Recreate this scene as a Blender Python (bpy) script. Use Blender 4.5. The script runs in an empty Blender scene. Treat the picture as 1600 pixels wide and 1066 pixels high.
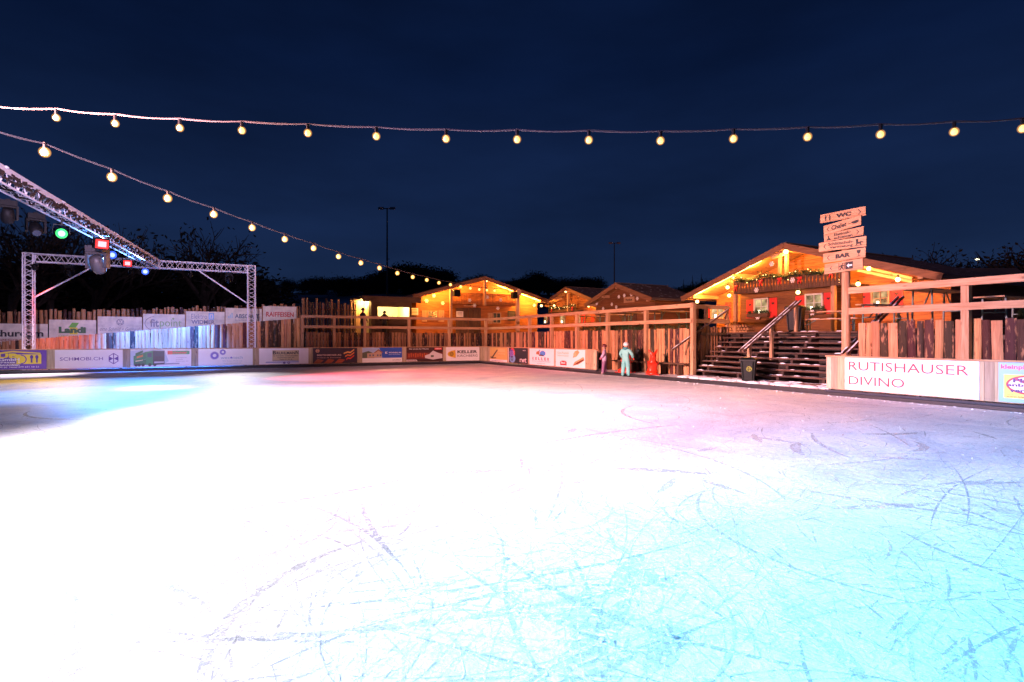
import bpy, math, random
from mathutils import Vector, Matrix, noise as mnoise
random.seed(7)
SC = bpy.context.scene
COL = SC.collection
R = math.radians
# ------------------------------------------------------------------ camera
F = 873.0                                   # focal length in pixels of a 1600 px wide frame
TH = 28.28                                  # the rink's long side against the view direction
CX, CY, CZ = -14.61, -31.32, 1.5
FW = (0.4737, 0.8807); RT = (0.8807, -0.4737)
cd = bpy.data.cameras.new('camera'); cam = bpy.data.objects.new('camera', cd); COL.objects.link(cam)
cam.location = (CX, CY, CZ); cam.rotation_euler = (R(90), 0, R(-TH))
cd.sensor_width = 36; cd.lens = F/1600*36; cd.shift_y = -0.0019
cd.clip_start = 0.05; cd.clip_end = 3000
SC.camera = cam
# ------------------------------------------------------------------ sky (late dusk, overcast)
W = bpy.data.worlds.new('World'); SC.world = W; W.use_nodes = True
nt = W.node_tree; nt.nodes.clear()
wo = nt.nodes.new('ShaderNodeOutputWorld'); bg = nt.nodes.new('ShaderNodeBackground')
tc = nt.nodes.new('ShaderNodeTexCoord'); sp = nt.nodes.new('ShaderNodeSeparateXYZ')
rp = nt.nodes.new('ShaderNodeValToRGB')
els = rp.color_ramp.elements
els[0].position = 0.0; els[0].color = (0.0125, 0.0285, 0.078, 1)
els[1].position = 1.0; els[1].color = (0.0015, 0.0045, 0.02, 1)
e = els.new(0.18); e.color = (0.0075, 0.0195, 0.066, 1)
e = els.new(0.42); e.color = (0.0030, 0.0098, 0.042, 1)
nz = nt.nodes.new('ShaderNodeTexNoise'); nz.inputs['Scale'].default_value = 2.6; nz.inputs['Detail'].default_value = 5
mpp = nt.nodes.new('ShaderNodeMapping'); mpp.inputs['Scale'].default_value = (1, 1, 3.5)
mr = nt.nodes.new('ShaderNodeMapRange'); mr.inputs['From Min'].default_value = .3; mr.inputs['From Max'].default_value = .7
mr.inputs['To Min'].default_value = .74; mr.inputs['To Max'].default_value = 1.22
mx = nt.nodes.new('ShaderNodeVectorMath'); mx.operation = 'SCALE'
nt.links.new(tc.outputs['Generated'], sp.inputs[0]); nt.links.new(sp.outputs['Z'], rp.inputs[0])
nt.links.new(tc.outputs['Generated'], mpp.inputs[0]); nt.links.new(mpp.outputs[0], nz.inputs[0])
nt.links.new(nz.outputs[0], mr.inputs[0]); nt.links.new(rp.outputs[0], mx.inputs[0]); nt.links.new(mr.outputs[0], mx.inputs['Scale'])
nt.links.new(mx.outputs[0], bg.inputs[0]); nt.links.new(bg.outputs[0], wo.inputs[0]); bg.inputs[1].default_value = .95
# ------------------------------------------------------------------ exposure
SC.view_settings.view_transform = 'Standard'; SC.view_settings.look = 'None'
SC.view_settings.exposure = 0.0; SC.view_settings.gamma = 1.0
SC.cycles.sample_clamp_indirect = 3.0; SC.cycles.max_bounces = 6
# stage lamps of the rink: colour, power, cone, blend, soft size (hung on the truss further down)
STAGE = dict(white=((1, .80, .82), 11000, 60, .9), mid=((1, .82, .88), 6200, 76, .9), near=((1, .88, .93), 8200, 90, .9), cyan=((.02, .52, 1), 25000, 40, 1.0), pink=((1, .42, .37), 44000, 88, 1.0), rose=((1, .50, .62), 15000, 62, 1.0),
             violet=((.70, .42, 1), 9000, 58, 1.0), lilac=((.84, .60, 1), 29000, 36, 1.0), blue1=((.03, .19, 1), 12000, 66, 1.0), blue2=((.10, .34, 1), 5600, 92, 1.0), blue3=((.05, .42, 1), 9000, 34, 1.0),
             red1=((1, .07, .04), 600, 60, 1.0), red2=((1, .08, .14), 1700, 30, 1.0), red3=((1, .10, .17), 17000, 44, 1.0), wfar1=((1, .90, .95), 2200, 50, 1.0), wfar2=((1, .80, .88), 2400, 60, 1.0), yel=((1, .55, .04), 2400, 44, 1.0))
# ------------------------------------------------------------------ helpers
def d_of(px):
    u = (px-800)/F
    return (FW[0]+u*RT[0], FW[1]+u*RT[1])
def onr(px, r, y=530):
    d = d_of(px); Z = (r-CY)/d[1]
    return Vector((CX+Z*d[0], r, CZ+(530-y)/F*Z))
def onp(px, p, y=530):
    d = d_of(px); Z = (p-CX)/d[0]
    return Vector((p, CY+Z*d[1], CZ+(530-y)/F*Z))
def grd(px, py, z=0.0):
    Z = (CZ-z)*F/(py-530); d = d_of(px)
    return Vector((CX+Z*d[0], CY+Z*d[1], z))
def atz(px, Z, y=530):
    d = d_of(px)
    return Vector((CX+Z*d[0], CY+Z*d[1], CZ+(530-y)/F*Z))

def tag(o, label=None, cat=None, group=None, kind=None):
    if label: o['label'] = label
    if cat: o['category'] = cat
    if group: o['group'] = group
    if kind: o['kind'] = kind
    return o
def empty(name, loc, rz, label, cat, group=None):
    o = bpy.data.objects.new(name, None); COL.objects.link(o)
    o.location = loc; o.rotation_euler = (0, 0, rz); o.empty_display_size = .2
    o['_m'] = 0
    tag(o, label, cat, group); del o['_m']
    return o
def mat_of(o):
    return Matrix.Translation(o.location) @ Matrix.Rotation(o.rotation_euler.z, 4, 'Z')

_txt = {}
def text_geo(s, bold=0.0, shear=0.0):
    k = (s, bold, shear)
    if k not in _txt:
        c = bpy.data.curves.new('t', 'FONT'); c.body = s; c.size = 1; c.offset = bold; c.shear = shear
        c.resolution_u = 3; c.fill_mode = 'FRONT'
        o = bpy.data.objects.new('t', c)
        me = bpy.data.meshes.new_from_object(o)
        vs = [tuple(v.co) for v in me.vertices]; fs = [tuple(p.vertices) for p in me.polygons]
        bpy.data.objects.remove(o); bpy.data.curves.remove(c); bpy.data.meshes.remove(me)
        _txt[k] = (vs, fs)
    return _txt[k]

class MB:
    def __init__(s): s.v = []; s.f = []; s.m = []; s.t = []; s.T = (1, 1, 1)
    def add(s, vs, fs, mi=0, tint=None):
        n = len(s.v); s.v += [tuple(v) for v in vs]
        for f in fs:
            s.f.append([i+n for i in f]); s.m.append(mi); s.t.append(tint or s.T)
        return s
    def box(s, c, sz, mi=0, tint=None, rz=0, M=None):
        hx, hy, hz = sz[0]/2, sz[1]/2, sz[2]/2
        vs = [Vector((x, y, z)) for z in (-hz, hz) for y in (-hy, hy) for x in (-hx, hx)]
        if rz: vs = [Matrix.Rotation(rz, 3, 'Z') @ v for v in vs]
        if M: vs = [M @ v for v in vs]
        vs = [v+Vector(c) for v in vs]
        return s.add(vs, [(0, 2, 3, 1), (4, 5, 7, 6), (0, 1, 5, 4), (2, 6, 7, 3), (0, 4, 6, 2), (1, 3, 7, 5)], mi, tint)
    def bar(s, a, b, w, h, mi=0, tint=None, up=(0, 0, 1)):
        a = Vector(a); b = Vector(b); d = (b-a).normalized(); u = Vector(up)
        sx = d.cross(u)
        if sx.length < 1e-4: sx = d.cross(Vector((1, 0, 0)))
        sx.normalize(); uz = sx.cross(d).normalized()
        vs = [p+sx*(i*w/2)+uz*(j*h/2) for p in (a, b) for (i, j) in ((-1, -1), (1, -1), (1, 1), (-1, 1))]
        return s.add(vs, [(0, 1, 2, 3), (7, 6, 5, 4), (0, 4, 5, 1), (1, 5, 6, 2), (2, 6, 7, 3), (3, 7, 4, 0)], mi, tint)
    def tube(s, pts, r, n=6, mi=0, tint=None, cap=True):
        pts = [Vector(p) for p in pts]
        rs = r if isinstance(r, (list, tuple)) else [r]*len(pts)
        vs = []; fs = []
        ref = None
        for i, p in enumerate(pts):
            d = (pts[min(i+1, len(pts)-1)]-pts[max(i-1, 0)]).normalized()
            if ref is None:
                ref = d.orthogonal().normalized()
            ref = (ref-d*ref.dot(d)).normalized(); q = d.cross(ref)
            for k in range(n):
                a = 2*math.pi*k/n
                vs.append(p+(ref*math.cos(a)+q*math.sin(a))*rs[i])
        for i in range(len(pts)-1):
            for k in range(n):
                fs.append((i*n+k, i*n+(k+1) % n, (i+1)*n+(k+1) % n, (i+1)*n+k))
        if cap:
            fs.append(tuple(range(n))[::-1]); fs.append(tuple((len(pts)-1)*n+k for k in range(n)))
        return s.add(vs, fs, mi, tint)
    def ball(s, c, r, n=10, mi=0, tint=None, M=None):
        rx, ry, rz = r if isinstance(r, (tuple, list)) else (r, r, r)
        h = max(4, n//2); vs = []; fs = []
        for i in range(h+1):
            t = math.pi*i/h
            for k in range(n):
                a = 2*math.pi*k/n
                v = Vector((rx*math.sin(t)*math.cos(a), ry*math.sin(t)*math.sin(a), rz*math.cos(t)))
                vs.append((M @ v if M else v)+Vector(c))
        for i in range(h):
            for k in range(n):
                fs.append((i*n+k, (i+1)*n+k, (i+1)*n+(k+1) % n, i*n+(k+1) % n))
        return s.add(vs, fs, mi, tint)
    def poly(s, pts, thick, nrm, mi=0, tint=None):
        n = len(pts); N = Vector(nrm)*thick
        a = [Vector(p) for p in pts]; vs = a+[p+N for p in a]
        fs = [tuple(range(n))[::-1], tuple(range(n, 2*n))]+[(i, (i+1) % n, n+(i+1) % n, n+i) for i in range(n)]
        return s.add(vs, fs, mi, tint)
    def build(s, name, mats, parent=None, local=False, smooth=False):
        me = bpy.data.meshes.new(name)
        vs = s.v
        if parent is not None and not local:
            inv = mat_of(parent).inverted()
            if parent.parent: inv = (mat_of(parent.parent) @ mat_of(parent)).inverted()
            vs = [inv @ Vector(v) for v in vs]
        me.from_pydata([tuple(v) for v in vs], [], s.f)
        if not isinstance(mats, (list, tuple)): mats = [mats]
        for m in mats: me.materials.append(m)
        me.polygons.foreach_set('material_index', s.m)
        if smooth: me.polygons.foreach_set('use_smooth', [True]*len(s.f))
        at = me.attributes.new('tint', 'FLOAT_COLOR', 'FACE')
        buf = []
        for t in s.t: buf += [t[0], t[1], t[2], 1]
        at.data.foreach_set('color', buf)
        me.update()
        o = bpy.data.objects.new(name, me); COL.objects.link(o)
        if parent is not None: o.parent = parent
        return o
def copy_tree(o, parent=None):
    c = o.copy(); COL.objects.link(c)
    if parent is not None: c.parent = parent
    for ch in list(o.children): copy_tree(ch, c)
    return c
# ------------------------------------------------------------------ materials
def mk(name):
    m = bpy.data.materials.new(name); m.use_nodes = True
    n = m.node_tree; b = n.nodes['Principled BSDF']
    return m, n, b
_pc = {}
def paint(c, rough=.45, name='paint', metal=0, spec=.5, vary=.12):
    k = (tuple(round(x, 3) for x in c), rough, metal)
    if k in _pc: return _pc[k]
    m, n, b = mk(name)
    nz = n.nodes.new('ShaderNodeTexNoise'); nz.inputs['Scale'].default_value = 3.0; nz.inputs['Detail'].default_value = 6
    co = n.nodes.new('ShaderNodeTexCoord'); n.links.new(co.outputs['Object'], nz.inputs[0])
    r = n.nodes.new('ShaderNodeValToRGB')
    r.color_ramp.elements[0].position = .3; r.color_ramp.elements[1].position = .7
    r.color_ramp.elements[0].color = (*[x*(1-vary) for x in c], 1); r.color_ramp.elements[1].color = (*[min(1, x*(1+vary*.4)) for x in c], 1)
    n.links.new(nz.outputs[0], r.inputs[0]); n.links.new(r.outputs[0], b.inputs['Base Color'])
    b.inputs['Roughness'].default_value = rough; b.inputs['Metallic'].default_value = metal
    b.inputs['Specular IOR Level'].default_value = spec
    _pc[k] = m; return m
def wood(name, c0, c1, axis='z', rough=.75, scale=1.0, knots=True, snow=0.0):
    m, n, b = mk(name); L = n.links
    co = n.nodes.new('ShaderNodeTexCoord'); mp = n.nodes.new('ShaderNodeMapping')
    s = {'z': (11, 11, .7), 'x': (.7, 11, 11), 'y': (11, .7, 11)}[axis]
    mp.inputs['Scale'].default_value = [v*scale for v in s]
    L.new(co.outputs['Object'], mp.inputs[0])
    nz = n.nodes.new('ShaderNodeTexNoise'); nz.inputs['Scale'].default_value = 2.2; nz.inputs['Detail'].default_value = 7; nz.inputs['Distortion'].default_value = .8
    L.new(mp.outputs[0], nz.inputs[0])
    r = n.nodes.new('ShaderNodeValToRGB'); r.color_ramp.elements[0].position = .32; r.color_ramp.elements[1].position = .68
    r.color_ramp.elements[0].color = (*c0, 1); r.color_ramp.elements[1].color = (*c1, 1)
    L.new(nz.outputs[0], r.inputs[0])
    at = n.nodes.new('ShaderNodeAttribute'); at.attribute_name = 'tint'
    mu = n.nodes.new('ShaderNodeMix'); mu.data_type = 'RGBA'; mu.blend_type = 'MULTIPLY'; mu.inputs['Factor'].default_value = 1
    L.new(r.outputs[0], mu.inputs['A']); L.new(at.outputs['Color'], mu.inputs['B'])
    out = mu.outputs['Result']
    if knots:
        vo = n.nodes.new('ShaderNodeTexVoronoi'); vo.inputs['Scale'].default_value = 1.0
        m2 = n.nodes.new('ShaderNodeMapping'); k = {'z': (5, 5, 2.2), 'x': (2.2, 5, 5), 'y': (5, 2.2, 5)}[axis]
        m2.inputs['Scale'].default_value = k; L.new(co.outputs['Object'], m2.inputs[0]); L.new(m2.outputs[0], vo.inputs['Vector'])
        r2 = n.nodes.new('ShaderNodeValToRGB'); r2.color_ramp.elements[0].position = .06; r2.color_ramp.elements[1].position = .17
        r2.color_ramp.elements[0].color = (.3, .2, .14, 1); r2.color_ramp.elements[1].color = (1, 1, 1, 1)
        L.new(vo.outputs['Distance'], r2.inputs[0])
        m3 = n.nodes.new('ShaderNodeMix'); m3.data_type = 'RGBA'; m3.blend_type = 'MULTIPLY'; m3.inputs['Factor'].default_value = .75
        L.new(out, m3.inputs['A']); L.new(r2.outputs[0], m3.inputs['B']); out = m3.outputs['Result']
    if snow:
        ge = n.nodes.new('ShaderNodeNewGeometry'); sx = n.nodes.new('ShaderNodeSeparateXYZ'); L.new(ge.outputs['Normal'], sx.inputs[0])
        n2 = n.nodes.new('ShaderNodeTexNoise'); n2.inputs['Scale'].default_value = 3.5; n2.inputs['Detail'].default_value = 5; L.new(co.outputs['Object'], n2.inputs[0])
        mm = n.nodes.new('ShaderNodeMath'); mm.operation = 'MULTIPLY'; L.new(sx.outputs['Z'], mm.inputs[0]); L.new(n2.outputs[0], mm.inputs[1])
        r4 = n.nodes.new('ShaderNodeValToRGB'); r4.color_ramp.elements[0].position = .62-snow*.3; r4.color_ramp.elements[1].position = .7-snow*.3
        L.new(mm.outputs[0], r4.inputs[0])
        m4 = n.nodes.new('ShaderNodeMix'); m4.data_type = 'RGBA'; L.new(r4.outputs[0], m4.inputs['Factor'])
        L.new(out, m4.inputs['A']); m4.inputs['B'].default_value = (.8, .82, .85, 1); out = m4.outputs['Result']
    L.new(out, b.inputs['Base Color']); b.inputs['Roughness'].default_value = rough
    bp = n.nodes.new('ShaderNodeBump'); bp.inputs['Strength'].default_value = .35; bp.inputs['Distance'].default_value = .01
    L.new(nz.outputs[0], bp.inputs['Height']); L.new(bp.outputs[0], b.inputs['Normal'])
    return m
def emit(c, s, name='glow', sample=False):
    m, n, b = mk(name); b.inputs['Base Color'].default_value = (*[min(1, x) for x in c], 1)
    b.inputs['Emission Color'].default_value = (*c, 1); b.inputs['Emission Strength'].default_value = s
    if not sample: m.cycles.emission_sampling = 'NONE'
    return m
PINE = {a: wood('pine_'+a, (.35, .18, .085), (.54, .34, .19), a) for a in 'xyz'}
LOG = {a: wood('log_wall_'+a, (.21, .066, .013), (.38, .135, .032), a, knots=False) for a in 'xyz'}
DARKW = {a: wood('dark_wood_'+a, (.055, .027, .014), (.115, .058, .03), a, knots=False) for a in 'xyz'}
SLAB = wood('slab_wood', (.30, .15, .07), (.50, .29, .145), 'z', rough=.85)
def bark_patches(m):
    n = m.node_tree; L = n.links; b = n.nodes['Principled BSDF']; src = b.inputs['Base Color'].links[0].from_socket
    at = [x for x in n.nodes if x.type == 'ATTRIBUTE'][0]; co = [x for x in n.nodes if x.type == 'TEX_COORD'][0]
    lt = n.nodes.new('ShaderNodeMath'); lt.operation = 'LESS_THAN'; lt.inputs[1].default_value = .42; L.new(at.outputs['Fac'], lt.inputs[0])
    mp = n.nodes.new('ShaderNodeMapping'); mp.inputs['Scale'].default_value = (9, 9, 2.4); L.new(co.outputs['Object'], mp.inputs[0])
    nz = n.nodes.new('ShaderNodeTexNoise'); nz.inputs['Scale'].default_value = 1.3; nz.inputs['Detail'].default_value = 7; nz.inputs['Roughness'].default_value = .65; L.new(mp.outputs[0], nz.inputs[0])
    r = n.nodes.new('ShaderNodeValToRGB'); r.color_ramp.elements[0].position = .55; r.color_ramp.elements[1].position = .63; L.new(nz.outputs[0], r.inputs[0])
    mu = n.nodes.new('ShaderNodeMath'); mu.operation = 'MULTIPLY'; L.new(r.outputs[0], mu.inputs[0]); L.new(lt.outputs[0], mu.inputs[1])
    mx = n.nodes.new('ShaderNodeMix'); mx.data_type = 'RGBA'; L.new(mu.outputs[0], mx.inputs['Factor']); L.new(src, mx.inputs['A']); mx.inputs['B'].default_value = (.30, .15, .075, 1)
    L.new(mx.outputs['Result'], b.inputs['Base Color'])
bark_patches(SLAB)
GREYW = wood('weathered_plank', (.33, .26, .17), (.52, .44, .31), 'z', rough=.8)
DECKW = {a: wood('deck_wood_'+a, (.05, .03, .02), (.12, .075, .045), a, knots=False, snow=.55) for a in 'xy'}
TREAD = wood('tread_wood', (.03, .013, .008), (.085, .038, .02), 'y', knots=False, snow=.62)
ROOFM = wood('roof_plank', (.05, .04, .04), (.11, .085, .08), 'x', knots=False, snow=.12)
ROOFY = wood('roof_plank_y', (.05, .04, .04), (.11, .085, .08), 'y', knots=False, snow=.12)
ALU = paint((.88, .86, .90), .45, 'aluminium', 0)
BLACK = paint((.005, .005, .006), .6, 'black_plastic', spec=.15)
DSTEEL = paint((.07, .075, .08), .5, 'dark_steel', .5)
GSTEEL = paint((.10, .16, .15), .5, 'green_steel', .3)
SNOWM = paint((.82, .84, .88), .8, 'snow', vary=.18)
RED = paint((.62, .03, .025), .5, 'red_paint')
def leafmat(name, c0, c1):
    m, n, b = mk(name)
    at = n.nodes.new('ShaderNodeAttribute'); at.attribute_name = 'tint'
    mu = n.nodes.new('ShaderNodeMix'); mu.data_type = 'RGBA'
    nz = n.nodes.new('ShaderNodeTexNoise'); nz.inputs['Scale'].default_value = 4
    n.links.new(nz.outputs[0], mu.inputs['Factor']); mu.inputs['A'].default_value = (*c0, 1); mu.inputs['B'].default_value = (*c1, 1)
    m2 = n.nodes.new('ShaderNodeMix'); m2.data_type = 'RGBA'; m2.blend_type = 'MULTIPLY'; m2.inputs['Factor'].default_value = 1
    n.links.new(mu.outputs['Result'], m2.inputs['A']); n.links.new(at.outputs['Color'], m2.inputs['B'])
    n.links.new(m2.outputs['Result'], b.inputs['Base Color']); b.inputs['Roughness'].default_value = .7
    return m
FIR = leafmat('fir_needles', (.012, .04, .014), (.04, .085, .03))
LEAFD = leafmat('dark_leaves', (.008, .010, .007), (.02, .022, .014))
BARKM = wood('bark', (.02, .014, .01), (.05, .035, .025), 'z', knots=False)
BULB = emit((1, .60, .18), 1.55, 'bulb_core')
def halo_mat():
    m, n, b = mk('amber_globe'); o = n.nodes['Material Output']; n.nodes.remove(b)
    v = n.nodes.new('ShaderNodeEmission'); v.inputs[0].default_value = (1, .45, .085, 1); v.inputs[1].default_value = 9  # glowing volume that imitates the halo of light round a bulb
    n.links.new(v.outputs[0], o.inputs['Volume'])
    return m
HALO = halo_mat()
def ice_mat():
    m, n, b = mk('ice'); L = n.links
    co = n.nodes.new('ShaderNodeTexCoord')
    a = n.nodes.new('ShaderNodeTexNoise'); a.inputs['Scale'].default_value = .55; a.inputs['Detail'].default_value = 8; a.inputs['Roughness'].default_value = .62; a.inputs['Distortion'].default_value = 1.2
    L.new(co.outputs['Object'], a.inputs[0])
    r = n.nodes.new('ShaderNodeValToRGB'); r.color_ramp.elements[0].position = .33; r.color_ramp.elements[1].position = .58
    r.color_ramp.elements[0].color = (.60, .64, .71, 1); r.color_ramp.elements[1].color = (.84, .845, .85, 1)
    L.new(a.outputs[0], r.inputs[0])
    # fine cut lines: the ridges of two stretched, distorted noises
    out = r.outputs[0]
    h = None
    for (sc, rot, dist, w, dk) in (((.9, 7, 1), .4, 1.6, .012, .80), ((6, .8, 1), -.35, 1.9, .011, .82), ((2.5, 2.5, 1), .9, 2.6, .010, .76)):
        mp = n.nodes.new('ShaderNodeMapping'); mp.inputs['Scale'].default_value = sc; mp.inputs['Rotation'].default_value = (0, 0, rot)
        L.new(co.outputs['Object'], mp.inputs[0])
        nz = n.nodes.new('ShaderNodeTexNoise'); nz.inputs['Scale'].default_value = .8; nz.inputs['Detail'].default_value = 3; nz.inputs['Distortion'].default_value = dist
        L.new(mp.outputs[0], nz.inputs[0])
        s1 = n.nodes.new('ShaderNodeMath'); s1.operation = 'SUBTRACT'; s1.inputs[1].default_value = .5; L.new(nz.outputs[0], s1.inputs[0])
        s2 = n.nodes.new('ShaderNodeMath'); s2.operation = 'ABSOLUTE'; L.new(s1.outputs[0], s2.inputs[0])
        s3 = n.nodes.new('ShaderNodeMapRange'); s3.inputs['From Min'].default_value = 0; s3.inputs['From Max'].default_value = w
        s3.inputs['To Min'].default_value = dk; s3.inputs['To Max'].default_value = 1; L.new(s2.outputs[0], s3.inputs[0])
        mu = n.nodes.new('ShaderNodeVectorMath'); mu.operation = 'SCALE'; L.new(out, mu.inputs[0]); L.new(s3.outputs[0], mu.inputs['Scale']); out = mu.outputs[0]
    L.new(out, b.inputs['Base Color'])
    f = n.nodes.new('ShaderNodeTexNoise'); f.inputs['Scale'].default_value = 11; f.inputs['Detail'].default_value = 10; f.inputs['Roughness'].default_value = .72; L.new(co.outputs['Object'], f.inputs[0])
    ad = n.nodes.new('ShaderNodeMath'); ad.operation = 'MULTIPLY_ADD'; ad.inputs[1].default_value = .5; L.new(f.outputs[0], ad.inputs[0]); L.new(a.outputs[0], ad.inputs[2])
    bp = n.nodes.new('ShaderNodeBump'); bp.inputs['Strength'].default_value = .65; bp.inputs['Distance'].default_value = .05
    L.new(ad.outputs[0], bp.inputs['Height']); L.new(bp.outputs[0], b.inputs['Normal'])
    b.inputs['Roughness'].default_value = .55; b.inputs['Specular IOR Level'].default_value = .3
    return m
# ------------------------------------------------------------------ ground, ice, terrace
ZD = 1.75                                                  # terrace height above the ice
gm, gn, gb = mk('snowy_ground')
gco = gn.nodes.new('ShaderNodeTexCoord'); gz = gn.nodes.new('ShaderNodeTexNoise'); gz.inputs['Scale'].default_value = .08; gz.inputs['Detail'].default_value = 9
gn.links.new(gco.outputs['Object'], gz.inputs[0]); gr = gn.nodes.new('ShaderNodeValToRGB'); gr.color_ramp.elements[0].position = .4; gr.color_ramp.elements[1].position = .65
gr.color_ramp.elements[0].color = (.012, .016, .01, 1); gr.color_ramp.elements[1].color = (.13, .14, .15, 1)
gn.links.new(gz.outputs[0], gr.inputs[0]); gn.links.new(gr.outputs[0], gb.inputs['Base Color']); gb.inputs['Roughness'].default_value = .9
g = MB(); g.add([(-900, -900, -.06), (900, -900, -.06), (900, 900, -.06), (-900, 900, -.06)], [(0, 1, 2, 3)])
tag(g.build('ground', gm), kind='structure')
ice = MB(); ice.box((-17.5, -17.2, -.025), (34.9, 34.4, .05)); tag(ice.build('ice', ice_mat()), kind='structure')
ap = MB(); ap.box((.85, -20, .04), (1.5, 40, .16)); ap.box((-17, .62, .03), (34, 1.0, .16))
apo = tag(ap.build('path', wood('snowy_path', (.05, .04, .035), (.10, .08, .07), 'y', knots=False, snow=.9)), kind='structure')
KERB = paint((.02, .02, .022), .5, 'black_rubber')
kb = MB(); kb.box((.05, -17, .06), (.10, 34.5, .12)); kb.box((-17.5, .05, .06), (34.9, .10, .12))
tag(kb.build('kerb', KERB), kind='structure')
# the stairs cut a notch into the terrace
RS0 = onp(1079, 1.2).y; RS1 = onp(1330, 1.0).y             # far and near side of the stairs
PT = 3.35
dk = MB()
def deck(x0, x1, y0, y1):
    w = .145; x = x0
    while x < x1-.01:
        xe = min(x+w, x1)
        dk.box(((x+xe)/2-.002, (y0+y1)/2, ZD-.05), (xe-x-.006, y1-y0, .10), tint=(random.uniform(.75, 1.1),)*3)
        x = xe
deck(1.75, PT, RS0, 26); deck(PT, 9.5, -33, 26); deck(1.3, PT, -33, RS1)
dk.box((17.5, -3.5, ZD-.06), (16, 59, .10))
dk.box((-5.6, 13.7, ZD-.06), (14.6, 24.6, .10))
tag(dk.build('terrace', DECKW['y']), kind='structure')
und = MB(); und.box((PT+.05, (RS0+RS1)/2, ZD/2-.06), (.06, RS0-RS1, ZD-.1)); und.box((2.1, 13, ZD/2-.1), (.1, 24, ZD-.2))
tag(und.build('terrace_wall', wood('sooty_wood', (.008, .005, .004), (.02, .012, .008), 'z', knots=False)), kind='structure')  # near-black colour stands in for the shade behind the open stair risers
# ramp up to the terrace behind the far boards
P47 = onr(472, 1.3).x
rm = MB(); xs = -34
rm.add([(xs, 1.5, .3), (P47, 1.5, ZD-.03), (P47, 3.3, ZD-.03), (xs, 3.3, .3), (xs, 1.5, -.05), (P47, 1.5, -.05), (P47, 3.3, -.05), (xs, 3.3, -.05)],
       [(0, 1, 2, 3), (7, 6, 5, 4), (0, 4, 5, 1), (2, 6, 7, 3), (1, 5, 6, 2), (0, 3, 7, 4)])
tag(rm.build('ramp_path', DECKW['x']), kind='structure')
# skate cuts: thin scraped strips in the surface
def skate_marks():
    mb = MB()
    rnd = random.Random(11)
    def strip(x, y, a, k, L, w, z, t):
        n = 14; vs = []; fs = []
        for i in range(n+1):
            s = i/n; ww = w*(.25+.75*math.sin(math.pi*min(1, max(0, s*.96+.02))))*rnd.uniform(.75, 1.2)
            vs += [(x-math.sin(a)*ww/2, y+math.cos(a)*ww/2, z), (x+math.sin(a)*ww/2, y-math.cos(a)*ww/2, z)]
            x += math.cos(a)*L/n; y += math.sin(a)*L/n; a += k*L/n
            if not (-34 < x < -.2 and -33.5 < y < -.2): break
            if i: fs.append((2*i-2, 2*i-1, 2*i+1, 2*i))
        if fs: mb.add(vs, [f for f in fs if max(f) < len(vs)], 0, t)
    def place(lo, hi):
        Z = math.exp(rnd.uniform(math.log(lo), math.log(hi))); u = rnd.uniform(-1.0, 1.05)
        return CX+Z*(FW[0]+u*RT[0]), CY+Z*(FW[1]+u*RT[1]), Z
    for i in range(1150):
        x, y, Z = place(2.0, 26)
        dark = rnd.random() < .6
        t = (rnd.uniform(.55, .85),)*3 if dark else (1, 1, 1)
        t = (t[0]*.93, t[1]*.97, t[2]) if dark else t
        strip(x, y, rnd.uniform(0, 6.28), rnd.gauss(0, .8), rnd.uniform(.5, 3.6), rnd.choice([.005, .007, .009, .012, .018]), .0015+.0004*(i % 6), t)
    for i in range(90):                                    # broad scraped patches and slide marks
        x, y, Z = place(2.0, 12)
        v = rnd.uniform(.40, .58); t = (v*.9, v*.96, v)
        strip(x, y, rnd.uniform(0, 6.28), rnd.gauss(0, .35), rnd.uniform(.6, 3.2), rnd.choice([.02, .03, .04, .05, .08]), .001+.00005*i % .0004, t)
    for i in range(2600):                                   # short scuffs
        x, y, Z = place(2.4, 26)
        t = (rnd.uniform(.45, .8),)*3 if rnd.random() < .62 else (1.1, 1.1, 1.1)
        strip(x, y, rnd.gauss(.5, .9), rnd.gauss(0, .5), rnd.uniform(.10, .55), rnd.choice([.008, .012, .016, .024]), .0012+.00004*(i % 9), t)
    for i in range(46):                                     # scraped patches of bare ice
        x, y, Z = place(2.4, 9)
        v = rnd.uniform(.5, .68)
        if (x-CX)*RT[0]+(y-CY)*RT[1] < -.1*Z: continue
        strip(x, y, rnd.gauss(.4, .8), rnd.gauss(0, .5), rnd.uniform(.35, 1.1), rnd.uniform(.08, .20), .0009+.00002*(i % 5), (v, v, v))
    m, n, b = mk('cut_ice'); L = n.links
    at = n.nodes.new('ShaderNodeAttribute'); at.attribute_name = 'tint'
    tr = n.nodes.new('ShaderNodeBsdfTransparent'); ms = n.nodes.new('ShaderNodeMixShader')
    nz = n.nodes.new('ShaderNodeTexNoise'); nz.inputs['Scale'].default_value = 16; nz.inputs['Detail'].default_value = 6; nz.inputs['Roughness'].default_value = .7
    co = n.nodes.new('ShaderNodeTexCoord'); L.new(co.outputs['Object'], nz.inputs[0])
    r = n.nodes.new('ShaderNodeValToRGB'); r.color_ramp.elements[0].position = .42; r.color_ramp.elements[1].position = .58
    L.new(nz.outputs[0], r.inputs[0]); L.new(r.outputs[0], ms.inputs[0]); L.new(tr.outputs[0], ms.inputs[1]); L.new(b.outputs[0], ms.inputs[2])
    L.new(ms.outputs[0], n.nodes['Material Output'].inputs[0])
    mu = n.nodes.new('ShaderNodeVectorMath'); mu.operation = 'SCALE'; mu.inputs['Scale'].default_value = .86; L.new(at.outputs['Color'], mu.inputs[0])
    L.new(mu.outputs[0], b.inputs['Base Color']); b.inputs['Roughness'].default_value = .4
    o = mb.build('skate_marks', m); tag(o, 'fine curved skate cuts and scraped streaks all over the ice', 'skate marks', kind='stuff')
    return o
skate_marks()
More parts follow.
